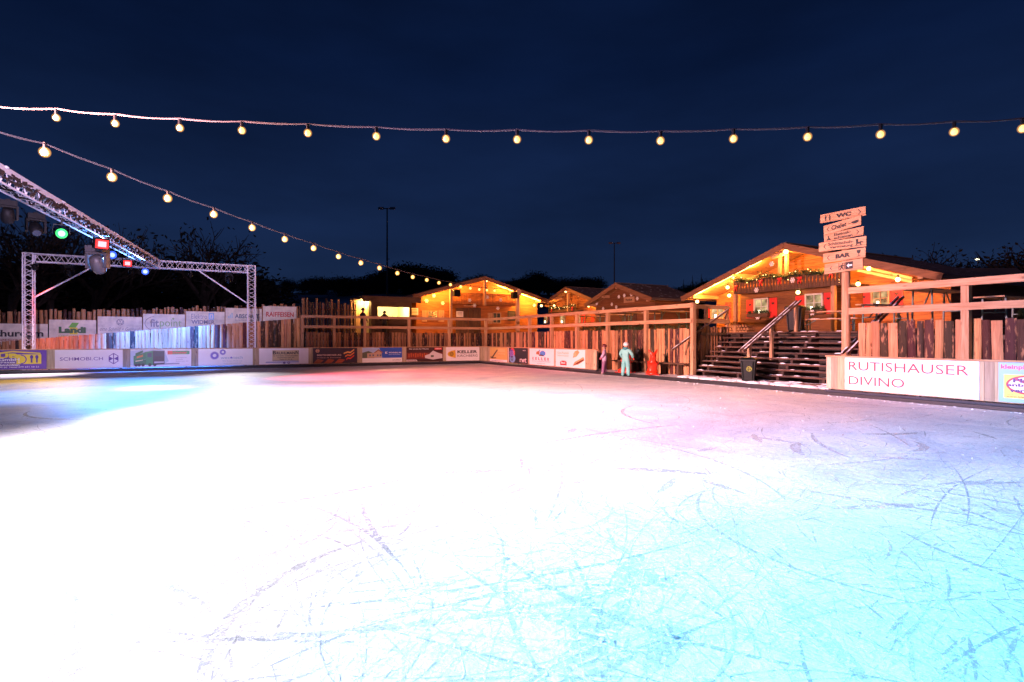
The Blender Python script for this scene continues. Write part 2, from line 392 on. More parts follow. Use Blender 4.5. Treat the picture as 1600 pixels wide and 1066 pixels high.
# snow crumbs scraped off the ice
mb = MB(); rnd = random.Random(5)
for i in range(320):
    Z = math.exp(rnd.uniform(math.log(2.2), math.log(26))); u = rnd.uniform(-1, 1.05)
    x, y = CX+Z*(FW[0]+u*RT[0]), CY+Z*(FW[1]+u*RT[1])
    if Z > 7 and -34 < x < -.2 and -33 < y < -.2:
        r = rnd.uniform(.003, .008)*(1+Z*.06); mb.ball((x, y, r*.3), (r*rnd.uniform(.8, 1.8), r, r*.6), 5)
for i in range(420):
    x, y = rnd.uniform(-33, -.15), -abs(rnd.gauss(0, .18))-.12
    r = rnd.uniform(.007, .022); mb.ball((x, y, r*.2), (r*1.6, r, r*.5), 5)
    x, y = -abs(rnd.gauss(0, .18))-.12, rnd.uniform(-33, -.15)
    mb.ball((x, y, r*.2), (r, r*1.6, r*.5), 5)
tag(mb.build('snow_crumbs', SNOWM, smooth=True), 'loose white crumbs of scraped snow scattered on the ice', 'snow', kind='stuff')
# ------------------------------------------------------------------ hills and far things
def hills():
    global PROF
    PROF = prof = [(-900, 452), (-300, 448), (0, 446), (300, 441), (430, 441), (520, 436), (600, 434), (700, 436), (850, 441), (1000, 449), (1200, 452), (1500, 436), (1800, 432), (2600, 440)]
    mb = MB(); NA, NR = 120, 26; vs = []; fs = []
    for i in range(NA+1):
        px = -900+3500*i/NA
        for k in range(len(prof)-1):
            if prof[k][0] <= px <= prof[k+1][0]:
                t = (px-prof[k][0])/(prof[k+1][0]-prof[k][0]); y = prof[k][1]*(1-t)+prof[k+1][1]*t; break
        u = (px-800)/F
        for j in range(NR+1):
            Z = 75+(330-75)*j/NR; s = j/NR; s = s*s*(3-2*s)
            top = CZ+(530-y)/F*250
            h = top*s+mnoise.noise(Vector((u*9, Z*.02, 1)))*1.2*s-.3*(1-s)
            vs.append((CX+Z*(FW[0]+u*RT[0]), CY+Z*(FW[1]+u*RT[1]), h))
    for i in range(NA):
        for j in range(NR):
            a = i*(NR+1)+j; fs.append((a, a+NR+1, a+NR+2, a+1))
    mb.add(vs, fs)
    m, n, b = mk('hill_grass'); co = n.nodes.new('ShaderNodeTexCoord'); nz = n.nodes.new('ShaderNodeTexNoise'); nz.inputs['Scale'].default_value = .035; nz.inputs['Detail'].default_value = 9
    mp = n.nodes.new('ShaderNodeMapping'); mp.inputs['Scale'].default_value = (1, 1, 4)
    n.links.new(co.outputs['Object'], mp.inputs[0]); n.links.new(mp.outputs[0], nz.inputs[0])
    r = n.nodes.new('ShaderNodeValToRGB'); r.color_ramp.elements[0].position = .38; r.color_ramp.elements[1].position = .68
    r.color_ramp.elements[0].color = (.10, .11, .11, 1); r.color_ramp.elements[1].color = (.42, .43, .45, 1)
    n.links.new(nz.outputs[0], r.inputs[0]); n.links.new(r.outputs[0], b.inputs['Base Color']); b.inputs['Roughness'].default_value = .95
    tag(mb.build('hills', m, smooth=True), kind='structure')
hills()
def tree_meshes(seed, bare):
    """one tree 1 m high: trunk with limbs, crown of twigs and small leaves"""
    rnd = random.Random(seed); tr = MB(); cr = MB(); tips = []
    def grow(p, d, L, r, lev):
        q = p+d*L*.5+Vector((rnd.gauss(0, .03), rnd.gauss(0, .03), 0))*L; e = p+d*L
        (tr if lev < 2 else cr).tube([p, q, e], [r, r*.85, r*.62], 5 if lev < 2 else 3, mi=0 if lev < 2 else 1, cap=False)
        if lev >= 4: tips.append(e); return
        for k in range(rnd.choice([3, 4]) if lev else 6):
            a = rnd.uniform(0, 6.28); sp = rnd.uniform(.35, .95)
            o = d.orthogonal().normalized(); o = Matrix.Rotation(a, 3, d) @ o
            nd = (d*math.cos(sp)+o*math.sin(sp)+Vector((0, 0, .12))).normalized()
            t = rnd.uniform(.45, 1)
            grow(p+d*L*t, nd, L*rnd.uniform(.55, .8), r*.55, lev+1)
    grow(Vector((0, 0, 0)), Vector((0, 0, 1)), .34 if bare else .17, .022, 0)
    for e in tips:
        for k in range(1 if bare else 22):
            c = e+Vector((rnd.gauss(0, .03), rnd.gauss(0, .03), rnd.gauss(0, .03)))*(1 if bare else 1.25)
            s = rnd.uniform(.006, .016) if bare else rnd.uniform(.006, .013)
            a = Vector((rnd.gauss(0, 1), rnd.gauss(0, 1), rnd.gauss(0, 1))).normalized()*s; b_ = a.orthogonal().normalized()*s*.6
            cr.add([c-a, c+b_, c+a, c-b_], [(0, 1, 2, 3)], 0, (rnd.uniform(.4, 1.3),)*3)
    zm = max(v[2] for v in cr.v); zm = zm*.94
    for b_ in (tr, cr): b_.v = [(v[0]/zm, v[1]/zm, v[2]/zm) for v in b_.v]
    return tr, cr
def fir_meshes(seed):
    rnd = random.Random(seed); tr = MB(); cr = MB()
    tr.tube([(0, 0, 0), (0, 0, .5), (0, 0, 1)], [.02, .012, .002], 6)
    for k in range(62):
        z = .08+.9*(k/62); L = .26*(1-z)+.012
        for j in range(9):
            a = rnd.uniform(0, 6.28); l = L*rnd.uniform(.6, 1.1)
            p = Vector((0, 0, z)); e = Vector((math.cos(a)*l, math.sin(a)*l, z-l*.35)); w = Vector((-math.sin(a), math.cos(a), 0))*l*.16
            m_ = (p+e)/2; cr.add([p, m_-w, e, m_+w], [(0, 1, 2, 3)], 0, (rnd.uniform(.5, 1.3),)*3)
    return tr, cr
TREES = {}
def tree(kind, seed, loc, h, name, label, group, wd=1.0, rz=0):
    k = (kind, seed)
    if k not in TREES:
        tr, cr = fir_meshes(seed) if kind == 'fir' else tree_meshes(seed, kind == 'bare')
        o = empty(name, (0, 0, 0), 0, label, 'tree', group)
        tr.build('trunk', BARKM, o, local=True)
        cr.build('crown', [FIR if kind == 'fir' else LEAFD, BARKM], o, local=True); TREES[k] = o
        n = o
    else:
        n = copy_tree(TREES[k])
    n.name = name; n['label'] = label; n['group'] = group
    n.location = loc; n.scale = (h*wd, h*wd, h); n.rotation_euler = (0, 0, rz)
    return n
def hz(px, Z, y): return atz(px, Z, y).z
rnd = random.Random(21)
for i, (px, yt, Z, kind, lab) in enumerate([
    (318, 350, 62, 'bare', 'big bare tree with a rounded crown behind the truss arch'),
    (214, 362, 64, 'bare', 'bare tree behind the middle of the truss crossbeam'),
    (150, 348, 58, 'bare', 'tall bare tree behind the red stage lamps'),
    (80, 335, 55, 'bare', 'tall bare tree behind the far end of the lamp row'),
    (18, 345, 52, 'bare', 'bare tree at the left edge of the photo'),
    (262, 402, 70, 'leafy', 'low dense tree between two bare trees behind the truss'),
    (120, 400, 66, 'leafy', 'low dense tree behind the braced corner of the truss arch'),
    (40, 405, 62, 'leafy', 'low dense tree behind the outer truss post'),
    (365, 412, 72, 'leafy', 'low dense tree behind the inner truss post')]):
    p = atz(px, Z); tree(kind, i % 3+1, (p.x, p.y, -.05), hz(px, Z, yt), 'bare_tree' if kind == 'bare' else 'dense_tree', lab, 'dark trees behind the truss arch', 1.0 if kind == 'bare' else 1.6, i*1.3)
ridge = []
for px in (412, 452, 484, 508, 530, 548): ridge.append((px, rnd.uniform(424, 431)))
for px in (572, 588, 603, 618, 632, 645, 656, 668, 680, 692): ridge.append((px, 404+abs(px-648)*.22+rnd.uniform(-3, 5)))
for px in (740, 756, 772, 788, 800, 815, 828, 858, 872, 884, 900, 915, 928): ridge.append((px, rnd.uniform(424, 434)))
ridge += [(842, 418), (1068, 442), (1085, 436), (1100, 432)]
for i, (px, yt) in enumerate(ridge):
    Z = rnd.uniform(235, 262); u = (px-800)/F
    sk = [a[1]+(b[1]-a[1])*(px-a[0])/(b[0]-a[0]) for a, b in zip(PROF, PROF[1:]) if a[0] <= px < b[0]][0]
    ss = (Z-75)/255; ss = ss*ss*(3-2*ss); base = (CZ+(530-sk)/F*250)*ss-.5
    p = atz(px, Z); h = (hz(px, Z, yt)-base)*.84
    tree('leafy', i % 3+1, (p.x, p.y, base-.34*h), h*1.34, 'ridge_tree', 'small dark tree in the tree line along the hill crest', 'dark trees along the hill crest', rnd.uniform(.9, 1.5), i)
for i, (px, yt, Z) in enumerate([(1455, 404, 62), (1480, 392, 66), (1502, 398, 70), (1560, 400, 75), (1590, 378, 60), (1615, 385, 62)]):
    p = atz(px, Z); tree('bare', i % 3+1, (p.x, p.y, -.05), hz(px, Z, yt)*1.02, 'bare_tree', [
        'dark tree nearest to the eave of the red shuttered chalet', 'dark rounded tree behind the red shuttered chalet', 'dark tree just before the distant lit street lamp',
        'dark tree just past the distant lit street lamp', 'dark tree rising highest at the right edge of the photo', 'dark tree beyond the right edge of the photo'][i], 'dark trees behind the red shuttered chalet', 1.2, i)
for i, (px, yt, Z) in enumerate([(1068, 436, 110), (1082, 430, 112), (1096, 428, 108)]):
    p = atz(px, Z); tree('fir', 4, (p.x, p.y, 0), hz(px, Z, yt), 'fir_tree', 'dark fir standing behind the roofs of the huts', 'firs behind the huts', .9, i)
# far flood light masts
for (px, yt, Z, lab, n) in ((605, 326, 70, 'tall floodlight mast with two lamp heads above the kiosk', 2), (960, 380, 100, 'small distant floodlight mast above the brown hut roof', 2)):
    b = atz(px, Z); top = hz(px, Z, yt)
    o = empty('floodlight_mast', (b.x, b.y, 0), R(-TH), lab, 'light mast', 'floodlight masts behind the huts')
    m = MB(); m.tube([(0, 0, 0), (0, 0, top)], [.16, .08], 8); m.build('pole', DSTEEL, o, local=True)
    m = MB(); m.box((0, 0, top), (1.9, .1, .1)); m.build('crossarm', DSTEEL, o, local=True)
    for s in (-1, 1):
        m = MB(); m.box((s*.72, -.2, top-.02), (.62, .55, .28), M=Matrix.Rotation(R(20), 3, 'X')); m.build('lamp_head', paint((.35, .3, .3), .4), o, local=True)
# distant houses and lamps
HOUSE = paint((.12, .10, .09), .8, 'far_wall')
def far_house(px, Z, yt, w, lab, wins):
    b = atz(px, Z); h = hz(px, Z, yt)
    o = empty('farmhouse', (b.x, b.y, 0), R(-TH), lab, 'house', 'dark houses beyond the rink')
    m = MB(); m.box((0, 3, h*.35), (w, 6, h*.7)); m.build('wall', HOUSE, o, local=True)
    m = MB(); a, c = w/2+.5, h*.68
    m.add([(-a, -.5, c), (a, -.5, c), (a, 3, h), (-a, 3, h), (a, 6.5, c), (-a, 6.5, c)], [(0, 1, 2, 3), (3, 2, 4, 5), (0, 3, 5), (1, 4, 2)]); m.build('roof', paint((.10, .10, .11), .8), o, local=True)
    for (x, z) in wins:
        m = MB(); m.box((x, -.03, z), (.9, .1, .6)); m.build('window', emit((1, .72, .35), 1.2, 'far_window'), o, local=True)
far_house(357, 110, 450, 9, 'dark distant house with one lit window beside the truss arch', [(-.3, hz(355, 110, 463)), (.9, hz(355, 110, 463))])
far_house(1556, 48, 412, 8, 'dark house roof behind the terrace at the right edge of the photo', [])
for (px, y, Z, lab) in ((1528, 406, 80, 'lit street lamp glowing white above the dark house'), (116, 480, 90, 'tiny lit street lamp far behind the palisade signs'), (293, 473, 95, 'tiny warm street lamp far behind the truss arch')):
    b = atz(px, Z); t = hz(px, Z, y)
    o = empty('street_lamp', (b.x, b.y, 0), 0, lab, 'street lamp')
    m = MB(); m.tube([(0, 0, 0), (0, 0, t)], .06, 6); m.build('pole', DSTEEL, o, local=True)
    s = .30 if px > 1000 else .11
    m = MB(); m.ball((0, 0, t+.1), (s, s, s*.5), 10); m.build('lamp_head', emit((1, .9, .6), 6, 'street_light'), o, local=True)
# ------------------------------------------------------------------ slab fences
def slab_fence(name, label, A, B, zb, zt, nrm, group=None, wmin=.11, wmax=.22, bark=.35, gap=.022, seed=1, jit=.05, tone=1.0, rails=True, skip=None):
    rnd = random.Random(seed); A = Vector((*A, 0)); B = Vector((*B, 0)); L = (B-A).length; d = (B-A)/L; N = Vector((*nrm, 0))
    mid = (A+B)/2
    o = empty(name, (mid.x, mid.y, 0), 0, label, 'fence', group)
    mb = MB(); s = 0
    while s < L-.05:
        w = min(rnd.uniform(wmin, wmax), L-s)
        t = (s+w/2)/L
        z0 = zb(t) if callable(zb) else zb; z1 = (zt(t) if callable(zt) else zt)+rnd.uniform(-jit, jit)
        lean = rnd.gauss(0, .008); th = rnd.uniform(.03, .055); nl = 7
        br = rnd.random() < bark
        base = (rnd.uniform(.08, .19)*tone, rnd.uniform(.055, .12)*tone, rnd.uniform(.07, .16)*tone) if br else (lambda v: tuple(v*tone*c for c in (1, rnd.uniform(.84, .95), rnd.uniform(.74, .92))))(rnd.uniform(.78, 1.3))
        pw = rnd.uniform(0, 9)
        vs = []; fs = []
        for i in range(nl):
            z = z0+(z1-z0)*i/(nl-1); c = A+d*(s+w/2)+d*(lean*(i-nl/2)*.6)
            wl = (w-gap)/2*(1+.10*mnoise.noise(Vector((s*3, z*2.2, pw)))); wr = (w-gap)/2*(1+.10*mnoise.noise(Vector((s*3, z*2.2, pw+5))))
            for (q, f) in ((-wl, 0), (-wl*.6, .7), (0, 1), (wr*.6, .7), (wr, 0)):
                vs.append(c+d*q+N*(f*th)+Vector((0, 0, z)))
        for i in range(nl-1):
            for k in range(4):
                tt = base
                mb.add([vs[i*5+k], vs[i*5+k+1], vs[i*5+5+k+1], vs[i*5+5+k]], [(0, 1, 2, 3)], 0, tt)
            mb.add([vs[i*5+4], vs[i*5], vs[i*5+5], vs[i*5+9]], [(0, 1, 2, 3)], 0, base)
        mb.add(vs[-5:], [(0, 1, 2, 3, 4)], 0, (1.1, 1, .9))
        s += w
    mb.build('slab_panel', SLAB, o)
    if rails:
        m = MB()
        for f in (.25, .78):
            za = (zb(0) if callable(zb) else zb)*(1-f)+(zt(0) if callable(zt) else zt)*f
            zc = (zb(1) if callable(zb) else zb)*(1-f)+(zt(1) if callable(zt) else zt)*f
            m.bar(A-N*.035+Vector((0, 0, za)), B-N*.035+Vector((0, 0, zc)), .05, .1)
        m.build('backing_rail', DARKW['x'], o)
    return o
RF = 1.30; PF = 1.30                                       # fence lines behind the far and the side boards
PN = 1.0
C81 = onr(812, RF)
slab_fence('slab_fence', 'low brown slab fence under the railing behind the far boards', (P47+.05, RF), (PF, RF), .05, 1.88, (0, -1), 'rough slab fences round the rink', seed=3, jit=.03, tone=.6, bark=.4)
RSL = onp(1086, PF).y
slab_fence('slab_fence', 'pale orange slab fence behind the bench and the two children', (PF, RF), (PF, RSL), .1, 1.90, (-1, 0), 'rough slab fences round the rink', seed=4, jit=.025, tone=1.0, bark=.42)
slab_fence('slab_fence', 'slab fence of mixed bark and pale boards behind the big red lettered banner', (PN+.12, onp(1336, PN).y), (PN+.12, -32.5), .1, 1.95, (-1, 0), 'rough slab fences round the rink', wmin=.17, wmax=.25, bark=.42, gap=.016, seed=9, jit=.03, tone=1.0)
xl = onr(-60, 1.2).x
def ramp_top(t):
    x = xl+(P47-xl)*t; z0 = onr(0, 1.2, 534); z1 = onr(466, 1.2, 498)
    return z0.z+(z1.z-z0.z)*(x-z0.x)/(z1.x-z0.x)
slab_fence('slab_fence', 'sloping slab fence lit red and blue along the ramp behind the truss posts', (xl, 1.2), (P47-.1, 1.2), .05, ramp_top, (0, -1), 'rough slab fences round the rink', wmin=.13, wmax=.24, bark=.18, seed=12, jit=.006, tone=1.25, gap=.006)
# tall palisade behind the ramp
RP = 3.3
pz0 = onr(0, RP, 489); pz1 = onr(430, RP, 474); pz2 = onr(556, RP+.8, 473)
slab_fence('palisade', 'uneven tall palisade carrying the white sponsor signs', (onr(-80, RP).x, RP), (onr(470, RP).x, RP), .2,
           lambda t: pz0.z-.05+(pz1.z-pz0.z)*t, (0, -1), wmin=.14, wmax=.24, bark=.15, gap=.05, seed=5, jit=.10, tone=.8)
slab_fence('palisade', 'tall stretch of palisade without signs beside the lit kiosk doorway', (onr(471, RP).x, RP), (onr(557, RP+.8).x, RP+.8), 1.5, pz2.z, (0, -1), wmin=.15, wmax=.26, bark=.35, gap=.06, seed=6, jit=.18, tone=.62)
# fir twigs stuck behind the slab fence
def needles(mb, c, n, L, rnd, sx=1, tz=0):
    for k in range(n):
        a = Vector((rnd.gauss(0, 1)*sx, rnd.gauss(0, 1), rnd.gauss(0, 1)+tz)).normalized()*L*rnd.uniform(.5, 1.2)
        b = a.orthogonal().normalized()*L*.10
        v = rnd.uniform(.5, 1.5); mb.add([c, c+a*.5+b, c+a, c+a*.5-b], [(0, 1, 2, 3)], 0, (v, v, v))
mb = MB(); rnd = random.Random(8); ya = onp(900, 1.62).y; yb = RSL+.1
for i in range(420):
    needles(mb, Vector((1.66+rnd.gauss(0, .05), ya+(yb-ya)*rnd.random(), rnd.uniform(1.85, 2.2))), 9, .13, rnd)
tag(mb.build('fir_hedge', FIR), 'row of dark green fir twigs above the orange slab fence', 'fir twigs')
# ------------------------------------------------------------------ railings
def railing(label, pts, posts, ztop, zmid, zb=0.05, axis='x', ps=.15, rw=.06, rh=.15):
    o = empty('terrace_railing', (pts[0][0], pts[0][1], 0), 0, label, 'railing', 'pine railings round the terrace')
    A = Vector((*pts[0], 0)); B = Vector((*pts[1], 0)); d = (B-A).normalized(); n = Vector((d.y, -d.x, 0))
    for (q, zt_) in posts:
        m = MB(); m.box((q[0], q[1], (zb+zt_)/2), (ps, ps, zt_-zb), tint=(random.uniform(.85, 1.1),)*3, rz=math.atan2(d.y, d.x)); m.build('post', PINE['z'], o)
    for z in (ztop, zmid):
        m = MB(); f = n*(-(ps/2+rw/2-.003)) if axis == 'x' else n*(ps/2+rw/2-.003)
        f = f*-1 if axis == 'x' else f
        L = (B-A).length; k = max(1, round(L/4.2))
        for i in range(k):
            a = A+d*(L*i/k+.002); b = A+d*(L*(i+1)/k-.002)
            m.bar(a+f+Vector((0, 0, z-rh/2)), b+f+Vector((0, 0, z-rh/2)), rw, rh, tint=(random.uniform(.9, 1.12),)*3)
        m.build('rail', PINE[axis], o)
    return o
RR = RF-.1; PR = PF-.1
ZT, ZM = 2.83, 2.26
px_posts = [472, 522, 570, 639, 702, 759]
railing('far railing on the terrace edge below the long gabled chalet', ((P47-.1, RR), (PR, RR)), [((onr(p, RR).x, RR), ZT-.005) for p in px_posts], ZT, ZM, axis='x')
railing('railing above the bench running from the corner to the stairs', ((PR, RR), (PR, RSL-.05)), [((PR, onp(p, PR).y), ZT-.005) for p in (828, 862, 902, 950, 1010)]+[((PR, RSL), ZT+.02)], ZT, ZM, axis='y')
yn = onp(1328, PN).y
railing('near railing above the big red lettered banner', ((PN, yn), (PN, -32.5)), [((PN, onp(p, PN).y), 2.90) for p in (1510, 1760)], 2.92, 2.35, axis='y', ps=.16, rw=.05, rh=.17)
# tall corner post with a dark loudspeaker
cp = onr(810, RR)
o = empty('corner_post', (cp.x, RR, 0), 0, 'tall square pine post at the corner of the railings', 'post')
m = MB(); zz = onr(810, RR, 452).z; m.box((cp.x, RR, zz/2), (.17, .17, zz), rz=R(-TH)); m.build('post_beam', PINE['z'], o)
m = MB(); m.box((cp.x, RR-.12, zz-.25), (.3, .04, .35)); m.build('mounting_board', PINE['x'], o)
o = empty('loudspeaker', (cp.x-.35, RR, zz-.7), 0, 'small black loudspeaker on the tall corner post', 'loudspeaker', 'loudspeakers at the long chalet')
m = MB(); m.box((cp.x-.33, RR-.02, zz-.42), (.34, .3, .42)); m.build('cabinet', BLACK, o)
m = MB(); m.box((cp.x-.12, RR-.02, zz-.42), (.12, .05, .05)); m.build('bracket', DSTEEL, o)
# ------------------------------------------------------------------ rink boards and banners
ZB = 1.06
def barrier(label, A, B, nrm, ends):
    A = Vector((*A, 0)); B = Vector((*B, 0)); N = Vector((*nrm, 0)); d = (B-A).normalized(); L = (B-A).length
    o = empty('rink_barrier', (A.x, A.y, 0), 0, label, 'barrier', 'plank barriers round the ice')
    rnd = random.Random(int(abs(A.y*7+A.x))); m = MB(); s = 0
    while s < L-.01:
        w = min(rnd.uniform(.13, .19), L-s); v = rnd.uniform(.72, 1.15)
        m.bar(A+d*(s+w/2)-N*.02+Vector((0, 0, .17)), A+d*(s+w/2)-N*.02+Vector((0, 0, ZB-.035)), w-.006, .035, tint=(v, v*rnd.uniform(.94, 1.02), v*rnd.uniform(.86, 1.0)), up=N)
        s += w
    m.build('plank_panel', GREYW, o)
    m = MB(); m.bar(A+Vector((0, 0, ZB-.018))-N*.03, B+Vector((0, 0, ZB-.018))-N*.03, .15, .035); m.build('top_rail', PINE['x' if abs(d.x) > .5 else 'y'], o)
    k = int(L/2.7)+1
    for i in range(k+1):
        m = MB(); q = A+d*min(L-.06, max(.06, L*i/k))-N*.09; m.box((q.x, q.y, ZB/2-.03), (.07, .07, ZB-.1)); m.build('foot_post', DSTEEL, o)
    m = MB(); m.tube([A+N*.03+Vector((0, 0, .115)), B+N*.03+Vector((0, 0, .115))], .035, 8); m.build('bumper_pipe', paint((.05, .055, .07), .35), o)
    return o
RE = onp(932, 0).y; RN = onp(1291, 0).y
barrier('long far barrier of grey planks behind the ice', (-34, 0), (0, 0), (0, -1), None)
barrier('short side barrier between the far corner and the two children', (0, -.02), (0, RE), (-1, 0), None)
barrier('near side barrier beside the stairs carrying the big red lettered banner', (0, RN), (0, -33), (-1, 0), None)

def disc(cx, cy, rx, ry, n=24, a0=0, a1=360):
    return [(cx+rx*math.cos(R(a0+(a1-a0)*i/(n if a1-a0 < 360 else n))), cy+ry*math.sin(R(a0+(a1-a0)*i/n))) for i in range(n+(1 if a1-a0 < 360 else 0))]
class Sign:
    """a printed board in its own plane: u across in metres, v up in metres"""
    def __init__(s, name, label, cat, A, B, z0, z1, nrm, bg, group, off=.012, thick=.008, rough=.35, mat=None):
        s.A = Vector((*A, z0)); s.d = (Vector((*B, z0))-s.A); s.w = s.d.length; s.d /= s.w; s.h = z1-z0; s.N = Vector((*nrm, 0)); s.z = thick
        s.A += s.N*off; mid = s.A+s.d*(s.w/2)
        s.o = empty(name, mid, 0, label, cat, group); s.parts = {}; s.k = 0
        m = MB(); m.poly([s.P(0, 0, 0), s.P(s.w, 0, 0), s.P(s.w, s.h, 0), s.P(0, s.h, 0)], thick, s.N); m.build('board', mat or paint(bg, rough, vary=.05), s.o)
    def P(s, u, v, t=None): return s.A+s.d*u+Vector((0, 0, v))+s.N*(s.z if t is None else t)
    def part(s, name, c):
        key = (name, c)
        if key not in s.parts: s.parts[key] = MB()
        return s.parts[key]
    def poly(s, pts, c, name='logo', aspect=True):
        s.z += .0009
        s.part(name, c).poly([s.P(u*s.w, v*s.h) for u, v in pts], .0006, s.N); return s
    def rect(s, u0, v0, u1, v1, c, name='logo'): return s.poly([(u0, v0), (u1, v0), (u1, v1), (u0, v1)], c, name)
    def circ(s, u, v, r, c, name='logo', n=24): return s.poly(disc(u, v, r*s.h/s.w, r, n), c, name)
    def ring(s, u, v, r, r2, c, name='logo', a0=0, a1=360, ex=1.0, n=30):
        s.z += .0009; q = s.h/s.w; b = s.part(name, c)
        o = [(u+q*r*ex*math.cos(R(a0+(a1-a0)*i/n)), v+r*math.sin(R(a0+(a1-a0)*i/n))) for i in range(n+1)]
        i_ = [(u+q*r2*ex*math.cos(R(a0+(a1-a0)*i/n)), v+r2*math.sin(R(a0+(a1-a0)*i/n))) for i in range(n+1)]
        vs = [s.P(x*s.w, y*s.h) for x, y in o+i_]
        b.add(vs, [(k, k+1, n+2+k, n+1+k) for k in range(n)]); return s
    def text(s, t, u0, v0, u1, v1, c, bold=.02, shear=0, name='lettering'):
        """the writing fills the box u0..u1, v0..v1"""
        vs, fs = text_geo(t, bold, shear)
        xs = [v[0] for v in vs]; ys = [v[1] for v in vs]; x0, x1, y0, y1 = min(xs), max(xs), min(ys), max(ys)
        s.z += .0009
        s.part(name, c).add([s.P((u0+(u1-u0)*(v[0]-x0)/(x1-x0))*s.w, (v0+(v1-v0)*(v[1]-y0)/(y1-y0))*s.h) for v in vs], fs); return s
    def done(s, emission=None):
        for (name, c), b in s.parts.items(): b.build(name, paint(c, .4, vary=.04), s.o)
        return s
BK = (.02, .02, .022); WH = (.8, .8, .8)
BG = 'sponsor banners on the rink boards'
def far_banner(a, b, bg, label): return Sign('banner', label, 'banner', (onr(a, 0).x, 0), (onr(b, 0).x, 0), .19, 1.015, (0, -1), bg, BG)
def side_banner(a, b, bg, label): return Sign('banner', label, 'banner', (0, onp(a, 0).y), (0, onp(b, 0).y), .19, 1.015, (-1, 0), bg, BG)
s = far_banner(-48, 73, (.10, .04, .28), 'purple banner with yellow block lettering and a knife and fork')
YL = (.75, .62, .05)
s.poly([(.02, .62), (.55, .90), (.92, .80), (.92, .86), (.55, .97), (.02, .75)], YL).rect(.50, .28, .93, .78, YL).rect(.02, .30, .60, .74, (.10, .04, .28))
s.ring(.655, .52, .25, .20, (.10, .04, .28), a0=-90, a1=90)
for u in (.80, .87): s.rect(u-.012, .34, u+.012, .6, (.06, .02, .2)); s.poly(disc(u, .64, .022, .11, 12), (.06, .02, .2))
s.text('RAUB', .10, .60, .62, .84, YL, .05).text('Malar GmbH', .12, .44, .64, .60, WH, .02).text('Hauptstrasse 1', .12, .31, .64, .42, WH, .02)
s.text('Bazenheid Tafelnholzen', .05, .19, .64, .29, WH, .02).text('Telefon 071 951 00 60  Natel 079 691 58 22', .05, .09, .9, .16, WH, .01).done()
s = far_banner(86, 192, WH, 'white banner with purple lettering and a hexagonal cube logo')
PU = (.09, .03, .25)
s.text('SCHMOBI.CH', .07, .42, .70, .60, PU, .005)
hx = [(.86+.085*math.cos(R(90+60*i))*1.0, .5+.31*math.sin(R(90+60*i))) for i in range(6)]
s.poly(hx, PU).poly([(.86+(x-.86)*.86, .5+(y-.5)*.86) for x, y in hx], WH).rect(.853, .2, .867, .8, PU)
s.poly([(.786, .64), (.853, .5), (.786, .36)], PU).poly([(.934, .64), (.867, .5), (.934, .36)], PU).done()
s = far_banner(204, 299, (.74, .77, .8), 'pale banner with a green truck and a green and red name strip')
GR = (.02, .20, .06)
s.poly([(0, .1), (.5, .1), (.62, .3), (.55, .95), (0, .95)], (.42, .55, .62), 'picture').poly([(.3, .08), (.8, .13), (.8, .2), (.3, .2)], (.3, .32, .36), 'picture')
s.poly([(.05, .3), (.25, .45), (.25, .86), (.05, .62)], GR, 'picture').poly([(.05, .12), (.27, .12), (.27, .45), (.05, .32)], (.02, .15, .05), 'picture').poly([(.08, .64), (.2, .82), (.2, .95), (.08, .78)], (.02, .14, .04), 'picture')
s.poly([(.25, .1), (.36, .1), (.36, .92), (.25, .86)], (.03, .26, .08), 'picture').poly([(.36, .1), (.55, .14), (.55, .9), (.36, .92)], (.03, .03, .035), 'picture')
s.poly([(.38, .62), (.54, .60), (.53, .86), (.38, .88)], (.02, .05, .06), 'picture').poly([(.27, .55), (.34, .55), (.34, .8), (.27, .78)], (.05, .08, .1), 'picture').poly([(.38, .2), (.54, .22), (.54, .3), (.38, .3)], (.5, .5, .5), 'picture')
s.poly([(.1, .5), (.2, .58), (.2, .7), (.1, .6)], (.7, .2, .03), 'picture').poly([(.08, .3), (.2, .36), (.2, .42), (.08, .36)], (.7, .6, .3), 'picture')
for u in (.09, .14, .2, .31, .39): s.poly(disc(u, .12, .028, .085, 14), (.01, .01, .012), 'picture')
s.rect(.60, .70, .97, .9, (.03, .30, .08)).rect(.60, .70, .68, .9, (.7, .1, .04)).text('Schneider', .66, .745, .93, .87, (.75, .1, .05), .04)
s.text('Transporte', .74, .48, .92, .54, (.3, .33, .36)).text('Logistik', .74, .37, .86, .43, (.3, .33, .36)).text('Entsorgung AG', .74, .26, .95, .32, (.3, .33, .36)).done()
s = far_banner(310, 395, (.74, .80, .82), 'white banner with two blue gear wheels above pale blue lettering')
def gear(s, u, v, r, c, hole, bgc):
    q = s.h/s.w; pts = []
    for i in range(24):
        for (da, rr) in ((0, r), (5, r), (7.5, r*.82), (12.5, r*.82)):
            a = R(i*15+da); pts.append((u+q*rr*math.cos(a), v+rr*math.sin(a)))
    s.poly(pts, c); s.circ(u, v, hole, bgc)
gear(s, .29, .60, .25, (.10, .08, .50), .10, (.74, .80, .82)); gear(s, .44, .80, .18, (.10, .08, .50), .07, (.74, .80, .82))
s.text('wecotech', .40, .38, .81, .56, (.18, .38, .55), .0).circ(.595, .47, .05, (.10, .08, .5)).text('Wir finden Profis aus', .43, .22, .80, .31, (.3, .45, .6), .0).text('www.wecotech.ch', .45, .10, .78, .16, (.3, .45, .6)).done()
s = far_banner(405, 482, WH, 'white banner with a tan serif name panel above two small wheels')
s.rect(.26, .20, .80, .88, (.62, .50, .26)).rect(.13, .10, .80, .17, (.30, .35, .62)).ring(.50, .09, .075, .04, PU).ring(.59, .09, .075, .04, PU).ring(.50, .09, .03, .0, PU)
